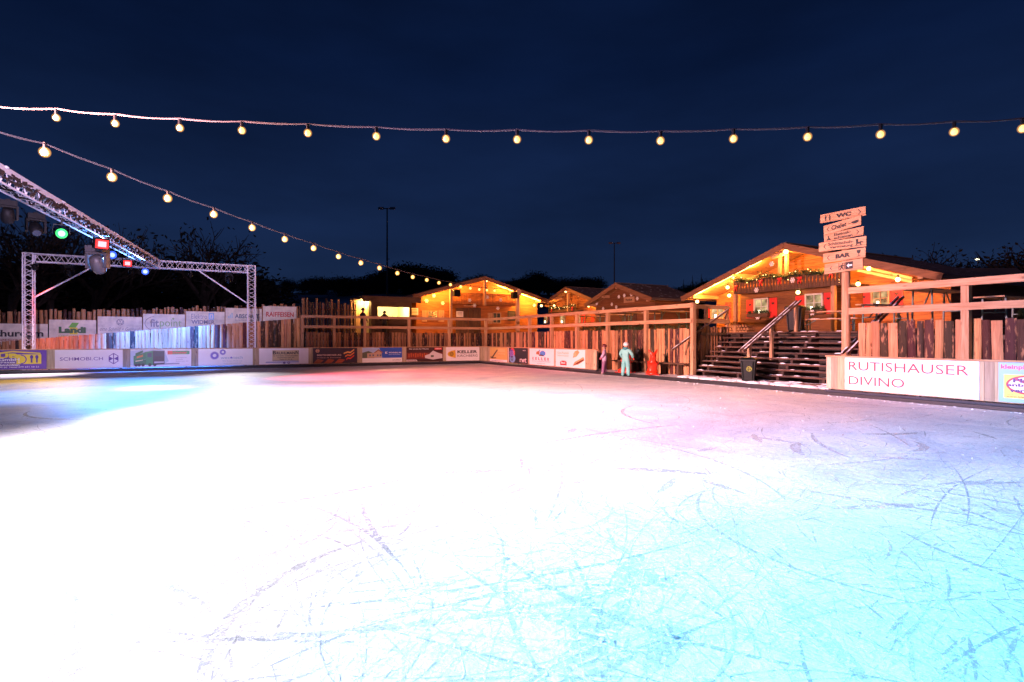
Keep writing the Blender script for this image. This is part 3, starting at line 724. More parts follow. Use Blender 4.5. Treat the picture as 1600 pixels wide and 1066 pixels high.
s.text('B', .27, .62, .335, .85, BK, .03).text('RUHLMAN', .345, .62, .72, .79, BK, .03).text('N', .73, .62, .79, .85, BK, .03)
s.text('Ihr Schreiner und Innenausbau', .28, .50, .78, .57, BK).text('Hauptstrasse 9500 Wil', .36, .38, .70, .45, BK).text('Telefon 071 931 28', .40, .28, .66, .34, BK).text('www.bruhlmann-holzbau.ch', .27, .205, .79, .265, (.1, .15, .4)).done()
s = far_banner(489, 558, (.030, .018, .035), 'dark banner with wavy orange and red stripes')
for i, c in enumerate(((.75, .38, .1), (.75, .22, .05), (.70, .06, .03))):
    o_ = .2*i
    s.poly([(.69+.03*i, .68-o_), (.78, .78-o_), (.84, .74-o_), (.93, .94-o_), (.93, .84-o_), (.84, .64-o_), (.78, .68-o_), (.69+.03*i, .58-o_)], c)
    s.poly([(.0+.24*i, .0), (.10+.24*i, .30), (.24+.24*i, .22), (.16+.24*i, .0)], (.28+.05*i, .08, .03))
s.ring(.10, .82, .12, .09, (.7, .35, .2)).rect(.07, .78, .13, .86, (.7, .35, .2)).text('BREITENMOSER AG', .09, .49, .63, .59, (.75, .55, .5), .02).text('Holzbau & Zimmerei', .09, .34, .62, .41, (.55, .35, .3), .01).done()
s = far_banner(566, 628, WH, 'banner with a house picture and a bright blue panel')
s.rect(0, .30, .50, 1, (.35, .5, .75), 'picture').poly([(.5, .30), (1, .30), (1, 1), (.42, 1)], (.02, .09, .48))
s.poly([(0, .30), (.3, .30), (.3, .6), (.15, .78), (0, .66)], (.10, .12, .07), 'picture').poly([(.12, .32), (.48, .32), (.48, .68), (.40, .86), (.3, .66), (.12, .62)], (.50, .36, .24), 'picture').poly([(.28, .66), (.40, .9), (.52, .66), (.47, .66), (.4, .8), (.33, .66)], (.30, .12, .06), 'picture')
for u in (.17, .25, .36, .43): s.rect(u, .42, u+.04, .54, (.12, .14, .2), 'picture')
s.rect(.57, .58, .63, .72, WH).circ(.615, .65, .05, (.02, .09, .48)).text('WOHNBAU AG', .66, .61, .98, .70, WH, .03).text('bauen wohnen leben', .66, .50, .95, .56, (.5, .6, .8)).text('www.wohnbau.ch', .75, .12, .97, .18, BK).done()
s = far_banner(635, 692, (.045, .014, .012), 'dark red banner with a white machine and small white writing')
s.rect(0, .2, 1, .62, (.16, .02, .012), 'picture')
for i in range(9): s.rect(.05+.06*i, .3+.03*(i % 3), .085+.06*i, .55+.05*(i % 2), (.40, .08, .02), 'picture')
s.poly([(.5, .24), (.72, .12), (.98, .22), (.98, .5), (.84, .62), (.72, .76), (.62, .52), (.5, .42)], (.62, .60, .60), 'picture').poly([(.66, .3), (.74, .3), (.74, .44), (.66, .44)], (.1, .14, .1), 'picture')
s.rect(.76, .82, .97, .97, (.65, .04, .04)).text('Wir sorgen fur Warme', .06, .83, .6, .93, WH, .02).poly([(0, .02), (.3, .02), (.26, .14), (0, .14)], (.7, .66, .66)).text('PRESSLER', .02, .04, .26, .12, (.3, .03, .03)).text('HEGA', .79, .86, .95, .94, WH, .03).done()
s = far_banner(697, 749, WH, 'white banner with a golden leaf shaped logo and bold dark lettering')
GO = (.68, .40, .02)
s.poly([(.04, .5), (.07, .36), (.16, .27), (.27, .28), (.28, .5), (.27, .72), (.28, .80), (.16, .73), (.07, .64)], GO).poly([(.16, .27), (.28, .20), (.28, .5), (.22, .4)], GO).circ(.16, .5, .15, BK).circ(.16, .5, .115, GO).circ(.16, .5, .08, BK).circ(.16, .5, .05, GO)
s.text('KELLER', .33, .54, .93, .76, BK, .035).text('KIRCHBERG', .33, .28, .94, .45, (.05, .045, .045), 0).done()
# side boards
s = side_banner(766, 793, (.62, .42, .12), 'narrow tan banner with a black tool beside the corner planks')
s.rect(0, 0, 1, .16, WH).poly([(.08, .25), (.42, .85), (.48, .82), (.16, .22)], (.05, .04, .03)).poly([(.02, .3), (.12, .2), (.4, .24), (.36, .3), (.16, .27), (.08, .36)], (.05, .04, .03)).rect(.5, .5, .9, .9, (.68, .50, .2)).text('Garten', .5, .6, .88, .72, (.5, .34, .08)).text('und mehr', .5, .45, .85, .55, (.5, .34, .08)).text('www.keller-gartenbau.ch', .1, .04, .8, .1, BK).done()
s = side_banner(795, 825, (.02, .022, .035), 'dark banner with a purple blue and red round mark and a short white name')
s.rect(0, 0, .02, 1, WH).circ(.22, .66, .34, (.55, .04, .05)).poly(disc(.22, .3, .16, .28, 20), (.15, .35, .62)).circ(.18, .62, .28, (.11, .05, .42)).ring(.2, .3, .16, .1, (.03, .04, .09))
for i in range(4): s.text('immer eine Spur', .06, .74-.09*i, .34, .79-.09*i, (.6, .6, .75))
s.text('rwt', .62, .08, .95, .36, WH, 0).text('Wil', .76, .82, .9, .88, WH).done()
s = side_banner(828, 866, WH, 'white banner with a small blue and brown jumping figure above spaced lettering')
s.poly([(.28, .66), (.42, .62), (.44, .9), (.3, .8)], (.28, .12, .05)).poly(disc(.56, .72, .12, .16, 16), (.06, .22, .6)).circ(.43, .88, .07, (.1, .3, .65)).poly([(.4, .56), (.62, .56), (.58, .62), (.42, .64)], BK)
for i, ch in enumerate('KELLER'): s.text(ch, .13+.125*i, .30, .13+.125*i+.07, .47, (.03, .035, .09), .03)
s.text('Gartenbau Gartenpflege Gartengestaltung', .12, .20, .88, .25, (.15, .15, .2)).text('www.kellergarten.ch', .32, .08, .66, .13, (.15, .15, .2)).done()
s = side_banner(869, 915, WH, 'white banner with pastry pictures and a small red badge')
s.poly([(.60, .55), (.66, .9), (.76, .98), (.82, .86), (.72, .62)], (.55, .33, .14), 'picture').poly(disc(.67, .72, .05, .14, 14), (.62, .42, .22), 'picture').poly([(.60, .10), (.66, .32), (.95, .6), (.98, .44), (.78, .2)], (.48, .27, .12), 'picture').poly([(.63, .14), (.68, .28), (.95, .5), (.96, .42), (.76, .22)], (.10, .03, .015), 'picture')
for i in range(6): s.poly([(.66+.05*i, .22+.055*i), (.69+.05*i, .22+.055*i), (.70+.05*i, .34+.055*i), (.67+.05*i, .34+.055*i)], (.6, .4, .2), 'picture')
s.text('Guete Proscht &', .07, .74, .46, .86, (.45, .42, .22), 0).text('Schlemmerpause', .07, .58, .46, .69, (.45, .42, .22), 0)
s.poly(disc(.28, .24, .12, .12, 20), (.6, .02, .02)).rect(.17, .10, .39, .2, (.6, .02, .02)).text('Beck', .2, .18, .36, .30, WH, .03).done()
s = side_banner(1321, 1531, WH, 'big white banner with thin red lettering in two lines')
RD = (.55, .02, .05)
s.text('RUTISHAUSER', .035, .615, .935, .885, RD, -.002).rect(.035, .50, .945, .508, (.6, .1, .12)).text('DIVINO', .035, .165, .49, .43, RD, -.002).done()
s = side_banner(1561, 1662, (.20, .46, .72), 'pale blue banner with a yellow notice inside a red oval')
s.text('kleinplakate.ch', .04, .80, .92, .95, (.70, .08, .16), .035).text('die gunstige Werbeform', .2, .73, .8, .78, (.2, .45, .6)).rect(.09, .10, .93, .70, (.78, .60, .12)).poly(disc(.51, .45, .385, .24, 40), (.68, .03, .05)).poly(disc(.51, .45, .345, .195, 40), (.8, .78, .78))
s.poly([(.25, .58), (.3, .62), (.78, .33), (.74, .29)], (.68, .03, .05))
DP = (.06, .02, .16)
s.text('Plakat', .24, .50, .78, .61, DP, .04).text('anbringen', .14, .375, .88, .485, DP, .04).text('verboten', .18, .255, .84, .355, DP, .04).text('nur mit', .15, .185, .25, .2, BK).text('www.kleinplakate.ch', .13, .12, .80, .165, BK, .02).done()
# boards on the palisade
def pal_sign(a, b, yt, label, zh=1.0):
    q = onr((a+b)/2, RP-.07, yt)
    return Sign('sponsor_sign', label, 'sign', (onr(a, RP-.07).x, RP-.07), (onr(b, RP-.07).x, RP-.07), q.z-zh, q.z, (0, -1), (.60, .56, .48), 'sponsor signs on the palisade', thick=.02, mat=SIGNM)
SIGNM = paint((.80, .76, .62), .6, 'frosted_board', vary=.3)
s = pal_sign(-24, 75, 506, 'frosted white sign with black lowercase lettering at the left edge of the palisade')
s.text('thurcom', .16, .38, .93, .70, BK, .03).text('EIGENE REGION VERNETZT SEIT 1973', .2, .18, .95, .28, (.35, .05, .03), .02).done()
s = pal_sign(77, 150.5, 500, 'frosted white sign with bold green lettering and a green and yellow slanted block')
s.poly([(.40, .62), (.56, .62), (.63, .86), (.48, .86)], (.12, .42, .03)).poly([(.43, .28), (.60, .28), (.60, .62), (.43, .62)], (.75, .62, .02)).text('Landi', .20, .34, .78, .66, (.02, .12, .03), .06).text('LANDI WIL', .20, .12, .62, .24, (.6, .45, .02), .02).done()
s = pal_sign(153, 222, 495, 'frosted white sign with a round car emblem above handwritten style lettering')
DG = (.12, .12, .14)
s.ring(.5, .72, .16, .135, DG)
q = s.h/s.w
def stroke(s, pts, w, c):
    for (a, b) in zip(pts, pts[1:]):
        dx, dy = b[0]-a[0], b[1]-a[1]; L = math.hypot(dx/ q, dy) or 1; nx, ny = -dy/L*w*q, dx/q/L*w
        s.poly([(a[0]-nx, a[1]-ny), (b[0]-nx, b[1]-ny), (b[0]+nx, b[1]+ny), (a[0]+nx, a[1]+ny)], c)
stroke(s, [(.5-.07*q, .85), (.5, .74), (.5+.07*q, .85)], .013, DG); stroke(s, [(.5-.125*q, .79), (.5-.06*q, .60), (.5, .70), (.5+.06*q, .60), (.5+.125*q, .79)], .013, DG)
s.text('otto Schmid + Gebhard', .05, .28, .95, .45, DG, 0, .35).done()
s = pal_sign(224, 289, 491, 'frosted white sign with grey and green lettering inside a thin arc')
s.text('fit', .16, .32, .37, .74, DG, .03).text('point', .39, .22, .92, .72, (.16, .30, .06), .0).ring(.30, .5, .38, .36, DG, a0=100, a1=250, ex=1.3).circ(.715, .76, .05, (.16, .30, .06)).done()
s = pal_sign(291, 351, 487, 'frosted white sign with a blue square mark above dark capital lettering')
s.text('Elektro', .13, .60, .54, .86, (.1, .13, .22), 0).text('WIDMER', .13, .32, .74, .54, (.03, .05, .14), .03).rect(.58, .56, .72, .92, (.08, .30, .62)).rect(.61, .62, .69, .86, (.6, .6, .55)).rect(.63, .66, .67, .80, (.08, .30, .62)).done()
s = pal_sign(352.5, 409, 482, 'frosted white sign with small pale blue bars before dark lettering')
for i in range(3): s.rect(.07+.045*i, .45, .10+.045*i, .55+.09*i, (.25, .5, .62))
s.text('ABSOLUT', .25, .44, .93, .68, (.05, .10, .14), .03).text('ALL IN ONE SOLUTIONS', .25, .30, .80, .37, (.2, .24, .28)).done()
s = pal_sign(411, 463, 479, 'frosted white sign with red capital lettering nearest to the railing')
s.text('RAIFFEISEN', .09, .40, .92, .68, (.55, .05, .03), .03).done()
# ------------------------------------------------------------------ truss with stage lamps
def truss(mb, A, B, size=.40, r=.027, up=(0, 0, 1)):
    A = Vector(A); B = Vector(B); d = (B-A).normalized(); L = (B-A).length; u = Vector(up)
    if abs(d.dot(u)) > .9: u = Vector((1, 0, 0))
    sx = d.cross(u).normalized(); uz = sx.cross(d).normalized(); h = size/2-r
    cs = [sx*(i*h)+uz*(j*h) for (i, j) in ((-1, -1), (1, -1), (1, 1), (-1, 1))]
    for c in cs: mb.tube([A+c, B+c], r, 8)
    n = max(2, round(L/.42))
    for k in range(4):
        a, b = cs[k], cs[(k+1) % 4]
        for i in range(n):
            p = A+d*(L*i/n); q = A+d*(L*(i+1)/n); m = (p+q)/2
            mb.tube([p+a, m+b], r*.42, 5, cap=False); mb.tube([m+b, q+a], r*.42, 5, cap=False)
    for t in (0, L):
        for k in range(4): mb.tube([A+d*t+cs[k], A+d*t+cs[(k+1) % 4]], r*.6, 5)
RG = .55; HT = 5.1
GL = onr(45, RG); GRt = onr(393, RG); JN = onr(243, RG); JN.z = HT
FARB = Vector((JN.x-.117*31.5, RG-31.5, HT))
o = empty('lighting_truss', (JN.x, RG, 0), 0, 'silver lattice truss arch with a long overhead beam above the ice', 'truss')
for q in (GL, GRt):
    m = MB(); truss(m, (q.x, RG, .05), (q.x, RG, HT+.2)); m.build('truss_post', ALU, o)
m = MB(); truss(m, (GL.x+.2, RG, HT), (GRt.x-.2, RG, HT)); m.build('crossbeam', ALU, o)
m = MB(); truss(m, (JN.x, RG-.2, HT), FARB); m.build('long_beam', ALU, o)
for (q, sgn) in ((GL, 1), (GRt, -1)):
    m = MB(); m.tube([(q.x+sgn*.2, RG, HT-1.75), (q.x+sgn*2.35, RG, HT-.22)], .035, 8); m.build('brace', ALU, o)
for sx in (-4.4, 4.4):                                      # the near arch beside the photographer
    m = MB(); truss(m, (FARB.x+sx, FARB.y-.3, .05), (FARB.x+sx, FARB.y-.3, HT+.2)); m.build('truss_post', ALU, o)
m = MB(); truss(m, (FARB.x-4.2, FARB.y-.3, HT), (FARB.x+4.2, FARB.y-.3, HT)); m.build('crossbeam', ALU, o)
def beam_at(t): return JN+(FARB-JN)*t
m = MB(); rnd = random.Random(3); dB = (FARB-JN).normalized()
for i in range(260):                                        # wet snow lying on the upper chords
    p = beam_at(rnd.uniform(.02, .75)); s_ = rnd.choice([-1, 1, -1])*.15
    M = Matrix.Rotation(math.atan2(dB.y, dB.x), 3, 'Z')
    m.ball(p+Vector((s_+rnd.gauss(0, .03), 0, .205)), (rnd.uniform(.05, .22), rnd.uniform(.03, .07), rnd.uniform(.015, .04)), 7, M=M)
m.build('snow_cap', SNOWM, o, smooth=True)['kind'] = 'stuff'
m = MB()
pts = []
for i in range(90):
    p = beam_at(.01+.75*i/90); pts.append(p+Vector((.05*math.sin(i*1.7), 0, -.17+.04*math.sin(i*2.3))))
m.tube(pts, .022, 5); m.tube([p+Vector((.06, 0, .03*math.sin(k))) for k, p in enumerate(pts)], .016, 5); m.build('cable', BLACK, o)
# pale valance along the rink side of the beam, dark drape strips below it
m = MB(); n = 60
for i in range(n):
    p = beam_at(.006+.62*i/n); q = beam_at(.006+.62*(i+1)/n); w = .15+.05*mnoise.noise(Vector((i*.7, 0, 0)))
    m.bar(p+Vector((.215, 0, .215-w/2)), q+Vector((.215, 0, .215-w/2)), .008, w)
m.build('valance', paint((.74, .72, .76), .7, 'pale_cloth'), o)
# dark drape strips lying along the beam
m = MB()
for i in range(190):
    p = beam_at(.02+.55*i/190+rnd.uniform(0, .004)); q = p+dB*rnd.uniform(.12, .4)
    zz = rnd.uniform(-.06, .13); m.bar(p+Vector((.225, 0, zz)), q+Vector((.225, 0, zz+rnd.uniform(-.14, .02))), .008+.004*rnd.random(), rnd.uniform(.02, .09))
m.build('drape', paint((.02, .013, .014), .7, 'dark_cloth'), o)['kind'] = 'stuff'

def lamp_dir(o_loc, target):
    d = (Vector(target)-Vector(o_loc)).normalized(); return d
def spot(loc, target, col, power, cone, blend, size=.12, parent=None, name='lamp_light'):
    l = bpy.data.lights.new(name, 'SPOT'); l.color = col; l.energy = power; l.spot_size = R(cone); l.spot_blend = blend; l.shadow_soft_size = size
    ob = bpy.data.objects.new(name, l); COL.objects.link(ob)
    q = lamp_dir(loc, target).to_track_quat('-Z', 'Y')
    if parent is not None:
        ob.parent = parent; ob.location = Vector(loc)-parent.location
    else: ob.location = loc
    ob.rotation_euler = q.to_euler(); return ob
LENS = {}
OFF = 'stage lamps on the near half of the truss beam'
def par(loc, aim, col, label, strength=8, light=None, square=False, sc=1.0, group='stage lamps under the truss beam', look=None):
    """a stage lamp hung by a yoke: loc is the lamp head, the truss is above it"""
    o = empty('stage_lamp', loc, 0, label, 'stage lamp', group)
    d = lamp_dir(loc, look if look is not None else aim); q = d.to_track_quat('-Z', 'Y').to_matrix()
    m = MB(); r = .15*sc
    if square:
        m.box(q @ Vector((0, 0, .07*sc)), (.36*sc, .30*sc, .16*sc), M=q)
        for k in range(5): m.box(q @ Vector((0, (-.12+.06*k)*sc, .17*sc)), (.30*sc, .012, .06*sc), M=q)
    else:
        m.tube([q @ Vector((0, 0, z)) for z in (.02, .03, .16*sc, .26*sc, .32*sc)], [r, r*1.02, r*.98, r*.75, r*.4], 18)
        m.tube([q @ Vector((0, 0, z)) for z in (-.03, .03)], [r*1.1, r*1.1], 18, cap=False)
    m.build('housing', BLACK, o, local=True)
    m = MB()
    if square: m.box(q @ Vector((0, 0, -.018*sc)), (.30*sc, .24*sc, .012), M=q)
    else: m.tube([q @ Vector((0, 0, .012)), q @ Vector((0, 0, 0.0))], [r*.92, r*.92], 18)
    lit = col is not None
    key = (col, strength)
    if lit and key not in LENS: LENS[key] = emit(col, strength, 'lamp_lens')
    lo_ = m.build('lens', LENS[key] if lit else paint((.05, .05, .06), .15), o, local=True)
    if lit:
        ck = (col, 'core'); m = MB()
        if ck not in LENS: LENS[ck] = emit(tuple(.35+.65*c if c > .5 else .22+c for c in col), 2.6, 'lamp_core')  # brighter middle plate imitates glare, the lens round it acts as halo
        if square: m.box(q @ Vector((0, 0, -.030*sc)), (.19*sc, .15*sc, .012), M=q)
        else: m.tube([q @ Vector((0, 0, -.002)), q @ Vector((0, 0, -.010))], [r*.55, r*.45], 16)
        m.build('led_core', LENS[ck], lo_, local=True)
    m = MB(); sx = q @ Vector((1, 0, 0)); w = .2*sc
    for s in (-1, 1): m.bar(sx*s*w+q @ Vector((0, 0, .1*sc)), Vector((0, 0, .24*sc))+sx*s*w*.9, .03, .012, up=sx)
    m.bar(sx*-w*.9+Vector((0, 0, .24*sc)), sx*w*.9+Vector((0, 0, .24*sc)), .03, .012); m.tube([(0, 0, .24*sc), (0, 0, .24*sc+.16)], .025, 6)
    m.build('yoke', DSTEEL, o, local=True)
    if light:
        lt = light if isinstance(light[0], (tuple, list)) else [light]
        for (tg, c, pw, cone, bl) in lt: spot(Vector(loc)+d*.12, tg, c, pw, cone, bl, .1 if group != OFF else .3, o)
    return o
def moving_head(loc, rz, tilt, label, sc=1.0, mat=None, group='moving heads under the truss beam'):
    o = empty('moving_head_lamp', loc, rz, label, 'stage lamp', group)
    m = MB(); m.box((0, 0, 0), (.36*sc, .30*sc, .14*sc)); m.box((0, 0, .09*sc), (.1*sc, .1*sc, .06*sc)); m.build('base', mat or BLACK, o, local=True)
    m = MB()
    for s in (-1, 1): m.box((s*.19*sc, 0, -.24*sc), (.05*sc, .16*sc, .36*sc))
    m.box((0, 0, -.09*sc), (.42*sc, .18*sc, .05*sc)); m.build('yoke', mat or BLACK, o, local=True)
    q = Matrix.Rotation(tilt, 3, 'X'); c = Vector((0, 0, -.32*sc)); m = MB()
    m.tube([c+q @ Vector((0, 0, z*sc)) for z in (.20, .17, .02, -.12, -.20, -.21)], [.06*sc, .12*sc, .15*sc, .145*sc, .115*sc, .10*sc], 18); m.build('head', mat or BLACK, o, local=True, smooth=True)
    m = MB(); m.tube([c+q @ Vector((0, 0, z*sc)) for z in (-.212, -.216)], [.09*sc, .09*sc], 18); m.build('lens', paint((.04, .045, .06), .1), o, local=True)
    return o
def beam_px(px):
    """point of the long beam seen at column px"""
    d = d_of(px); ex, ey = FARB.x-JN.x, FARB.y-JN.y
    det = ex*(-d[1])-(-d[0])*ey; bx, by = CX-JN.x, CY-JN.y
    t = (bx*(-d[1])-(-d[0])*by)/det; return beam_at(t)
CAMP = Vector((CX, CY, CZ))
def hang(px, dz): p = beam_px(px); return Vector((p.x+.05, p.y, HT-.2-dz))
G = grd
print('beam t', [(px, round((beam_px(px)-JN).length, 2)) for px in (0, 8, 52, 93, 132, 150, 173, 197, 212, 225, 236)])
AIM = dict(blue3=G(520, 617), white=Vector((-12.3, -18, 0)), mid=Vector((-14.6, -21.8, 0)), rose=G(1040, 650), near=Vector((-15.8, -26.3, 0)), cyan=G(1660, 775), pink=Vector((1.2, -12, 1.6)), violet=G(1260, 665), lilac=Vector((JN.x, RG, 6.2)), blue1=onr(262, 1.2, 556), blue2=G(40, 676),
           red1=onr(104, 1.2, 545), red2=G(240, 606), red3=G(640, 584), wfar1=G(380, 592), wfar2=G(40, 586), yel=G(10, 604))
par(hang(93, .42), G(300, 800), (.02, 1, .13), 'stage lamp shining green under the long truss beam', .7, None, look=CAMP+Vector((2, 6, 0)))
par(hang(132, .36)+Vector((.40, 0, 0)), G(250, 700), (1, .02, .012), 'big square stage lamp shining red under the long truss beam', 1.6, [(AIM[k], *STAGE[k]) for k in ('red2', 'red3')], True, 1.15, look=CAMP+Vector((3, 8, -1)))
par(hang(173, .35), G(150, 660), (.03, .12, 1), 'stage lamp shining blue beside the big red one', 1.4, [(AIM[k], *STAGE[k]) for k in ('blue2', 'blue3')], look=CAMP+Vector((3, 4, -2)))
par(hang(197, .40), G(30, 600), (1, .02, .012), 'small square stage lamp shining red between two blue ones', 1.6, None, True, .9, look=CAMP+Vector((3, 6, -1)))
par(hang(225, .40), G(260, 600), (.03, .12, 1), 'stage lamp shining blue nearest to the truss arch', 1.4, [(AIM['blue2'], *STAGE['blue2'])], look=CAMP+Vector((3, 4, -2)))
for px, lab in ((205, 'small blue lamp turned down to the fence from the outer half of the crossbeam'), (298, 'small blue lamp turned down to the fence from the inner half of the crossbeam')):
    q = onr(px, RG-.2); par(Vector((q.x, .33, HT-.52)), Vector((q.x, 1.25, 1.2)), (.03, .12, 1), lab, 1.4, [(Vector((q.x, 1.25, 1.2)), *STAGE['blue1'])], sc=.55, group='small lamps turned down to the fence')  # both lamps are added to put the blue wash on the fence
q = onr(62, RG-.1); par(Vector((q.x, RG-.75, HT-.55)), AIM['red1'], (1, .05, .035), 'small stage lamp turned to the fence by the outer truss post', 1.6, [(AIM['red1'], *STAGE['red1'])], sc=.7)
moving_head(hang(150, .40), R(-20), R(35), 'large grey moving head lit red from the lamp beside it', 1.5, paint((.10, .085, .085), .4))
moving_head(hang(52, .30), R(20), R(-50), 'dark moving head before the green stage lamp', .95)
moving_head(hang(8, .30), R(20), R(30), 'dark moving head at the left edge of the photo', .85)
for px, ks in ((108, ('wfar2', 'yel')), (358, ('wfar1',))):
    q = onr(px, RG); mo = moving_head(Vector((q.x, RG, HT-.3)), 0, R(30), 'dark moving head under the arch crossbeam near the '+('outer' if px < 200 else 'inner')+' post', .85, group='moving heads under the arch')
    for k in ks: spot(Vector((q.x, RG-.35, HT-.8)), AIM[k], *STAGE[k], .1, mo)
# lamps whose pools the ice and the fences show
def near_lamp(t, dx, label, col, lights):
    p = beam_at(t)+Vector((dx, 0, -.62)); par(p, lights[0][0], col, label, 6, lights, group=OFF)
for t, label, col, key in ((.62, 'white flood lamp on the near half of the truss beam', (1, .95, .95), ('white',)), (.76, 'white flood lamp between the pink and the violet one', (1, .95, .95), ('mid',)), (.66, 'rose flood lamp beside the white one on the truss beam', (1, .6, .7), ('rose',)), (.86, 'white flood lamp beside the cyan one near the arch', (1, .95, .95), ('near',)), (.93, 'cyan flood lamp on the truss beam beside the near arch', (.1, .8, 1), ('cyan',)),
                            (.70, 'pink flood lamp on the near half of the truss beam', (1, .6, .6), ('pink',)), (.80, 'violet flood lamp on the near half of the truss beam', (.7, .5, 1), ('violet',))):
    near_lamp(t, .05, label, col, [(AIM[k], *STAGE[k]) for k in key])
par(Vector((FARB.x+4.0, FARB.y-.25, HT-.62)), AIM['lilac'], (1, .6, .9), 'lilac flood lamp on the crossbeam above the photographer', 6, [(AIM['lilac'], *STAGE['lilac'])], group=OFF)
for ob_ in bpy.data.objects:
    if ob_.type == 'LIGHT' and ob_.data.energy == STAGE['lilac'][1]: ob_.data.shadow_soft_size = .5
# ------------------------------------------------------------------ strings of bulbs
def string(name, label, bulbs, ends, group, rb, lead=()):
    o = empty(name, bulbs[0], 0, label, 'string lights', group)
    pts = [ends[0]]+list(lead)+[b+Vector((0, 0, .13)) for b in bulbs]+[ends[1]]
    cab = []
    for a, b in zip(pts, pts[1:]):
        for k in range(4):
            t = k/4; cab.append(a*(1-t)+b*t+Vector((0, 0, -.018*math.sin(math.pi*t))))
    cab.append(pts[-1])
    m = MB(); m.tube(cab, .0065, 6); m.tube([p+Vector((.006, .006, .014+.004*math.sin(i*1.3))) for i, p in enumerate(cab)], .006, 5); m.build('cable', paint((.07, .06, .065), .6, 'frosted_cable'), o)
    for b in bulbs:
        bl = MB(); bl.tube([(0, 0, rb*k) for k in (-.82, -.7, -.25, .25, .7, .9)], [rb*k for k in (.12, .5, .74, .68, .34, .2)], 12)
        bo = bl.build('bulb', BULB, None, smooth=True); bo.parent = o; bo.location = b-o.location
        c_ = MB(); c_.ball((0, 0, 0), (rb*1.12, rb*1.12, rb*1.14), 16); co_ = c_.build('amber_glass', HALO, None, smooth=True); co_.parent = bo
        k_ = MB(); k_.tube([(0, 0, rb*.8), (0, 0, rb+.075)], [.022, .026], 8); ko = k_.build('socket', BLACK, None); ko.parent = bo
    return o
fb = [(88, 184), (180, 193), (281, 200), (378, 204), (481, 208), (588, 213), (697, 217), (808, 218), (920, 219), (1032, 220), (1146, 217), (1262, 214), (1376, 210), (1491, 206), (1598, 201)]
def zf(px): return 8.6-1.2*px/1600
def ff(px, y): return atz(px, zf(px), y)
string('bulb_string', 'level string of warm bulbs crossing the whole night sky', [ff(*q) for q in fb], (Vector((-19.45, -21.4, 5.25)), ff(1740, 182)), 'strings of warm bulbs over the rink', .054, [ff(-45, 164), ff(0, 168)])
lb = [(70, 238), (175, 277), (262, 310), (334, 335), (394, 356), (445, 374), (490, 388), (529, 401), (564, 411), (593, 419), (621, 427), (645, 433), (667, 437.6), (686, 442), (704, 445), (720, 448), (735, 450.6), (749, 452.4), (761, 453.6), (773, 454.4)]
A0 = atz(-8, 8, 205); B0 = onr(806, RR, 452)
def fl(px, y):
    d = d_of(px); ex, ey = B0.x-A0.x, B0.y-A0.y
    det = ex*(-d[1])+d[0]*ey; bx, by = CX-A0.x, CY-A0.y; t = (bx*(-d[1])+d[0]*by)/det
    x, yy = A0.x+ex*t, A0.y+ey*t; Z = (x-CX)*FW[0]+(yy-CY)*FW[1]
    return Vector((x, yy, CZ+(530-y)/F*Z))
string('bulb_string', 'string of warm bulbs sloping down to the long gabled chalet', [fl(*q) for q in lb], (Vector((-19.4, -21.0, 4.9)), B0), 'strings of warm bulbs over the rink', .074, [A0])
# ------------------------------------------------------------------ stairs up to the terrace
NS = 10; ST = .235; P0 = 1.0
o = empty('wooden_stairs', (P0, (RS0+RS1)/2, 0), 0, 'wide snowy wooden stairs with open risers leading up to the terrace', 'stairs')
rnd = random.Random(4)
for i in range(NS):
    z = ZD*(i+1)/NS; m = MB(); a = RS0-.02; b = RS1+.02; n = 3
    for k in range(n):
        y0 = a+(b-a)*k/n; y1 = a+(b-a)*(k+1)/n; v = rnd.uniform(.8, 1.3)
        for j in (0, 1): m.box((P0+ST*i+.075+.14*j, (y0+y1)/2, z-.025+rnd.uniform(-.004, .004)), (.132, abs(y1-y0)-.01, .05), tint=(v, v, v))
    m.build('tread', TREAD, o)
for k in range(4):
    y = RS0+(RS1-RS0)*(k+.35)/4; m = MB(); pts = [(P0+.07, y, .0)]
    for i in range(NS):
        z = ZD*(i+1)/NS-.055; pts += [(P0+ST*i+.07, y, z), (P0+ST*(i+1)+.07, y, z)]
    pts.append((P0+ST*NS+.07, y, .0)); v = rnd.uniform(.8, 1.5)
    vs = [Vector(p)+Vector((0, e, 0)) for e in (-.045, .045) for p in pts]; n = len(pts)
    for i in range(NS):
        a = 1+2*i; lo = [(pts[a][0], y, 0), (pts[a+1][0], y, 0)]
    fs = [(i, (i+1) % n, n+(i+1) % n, n+i) for i in range(n)]+[tuple(range(n))[::-1], tuple(range(n, 2*n))]
    m.add(vs, fs, 0, (v, v, v))
    m.build('support', wood('stair_prop', (.014, .007, .004), (.045, .02, .012), 'z', knots=False) if k == 0 else bpy.data.materials['stair_prop'], o)
def handrail(r, pa, pb, za, zb_, two=True):
    for s in ((-.07, .07) if two else (0,)):
        m = MB(); m.bar((pa, r+s, za), (pb, r+s, zb_), .05, .07); m.build('handrail', wood('snowy_rail', (.10, .05, .03), (.2, .11, .07), 'x', knots=False, snow=.9), o)
RH = -18.85
handrail(RH, .55, 3.5, 1.10, 2.84)
for p, zt, z0 in ((.95, 1.32, .12), (2.05, 1.96, .8), (3.35, 2.72, 1.7)):
    m = MB(); m.box((p, RH, (z0+zt)/2), (.10, .09, zt-z0)); m.build('rail_post', PINE['z'], o)
handrail(RS0+.06, .30, 3.3, 1.08, 2.66, False); handrail(RS1-.05, .6, 3.4, 1.10, 2.75, True)
slab_fence('slab_fence', 'short dark slab fence closing the upper side of the stairs', (1.45, RS0+.10), (3.35, RS0+.10), .3, 1.98, (0, -1), 'rough slab fences round the rink', seed=17, jit=.04, tone=.55, bark=.5)
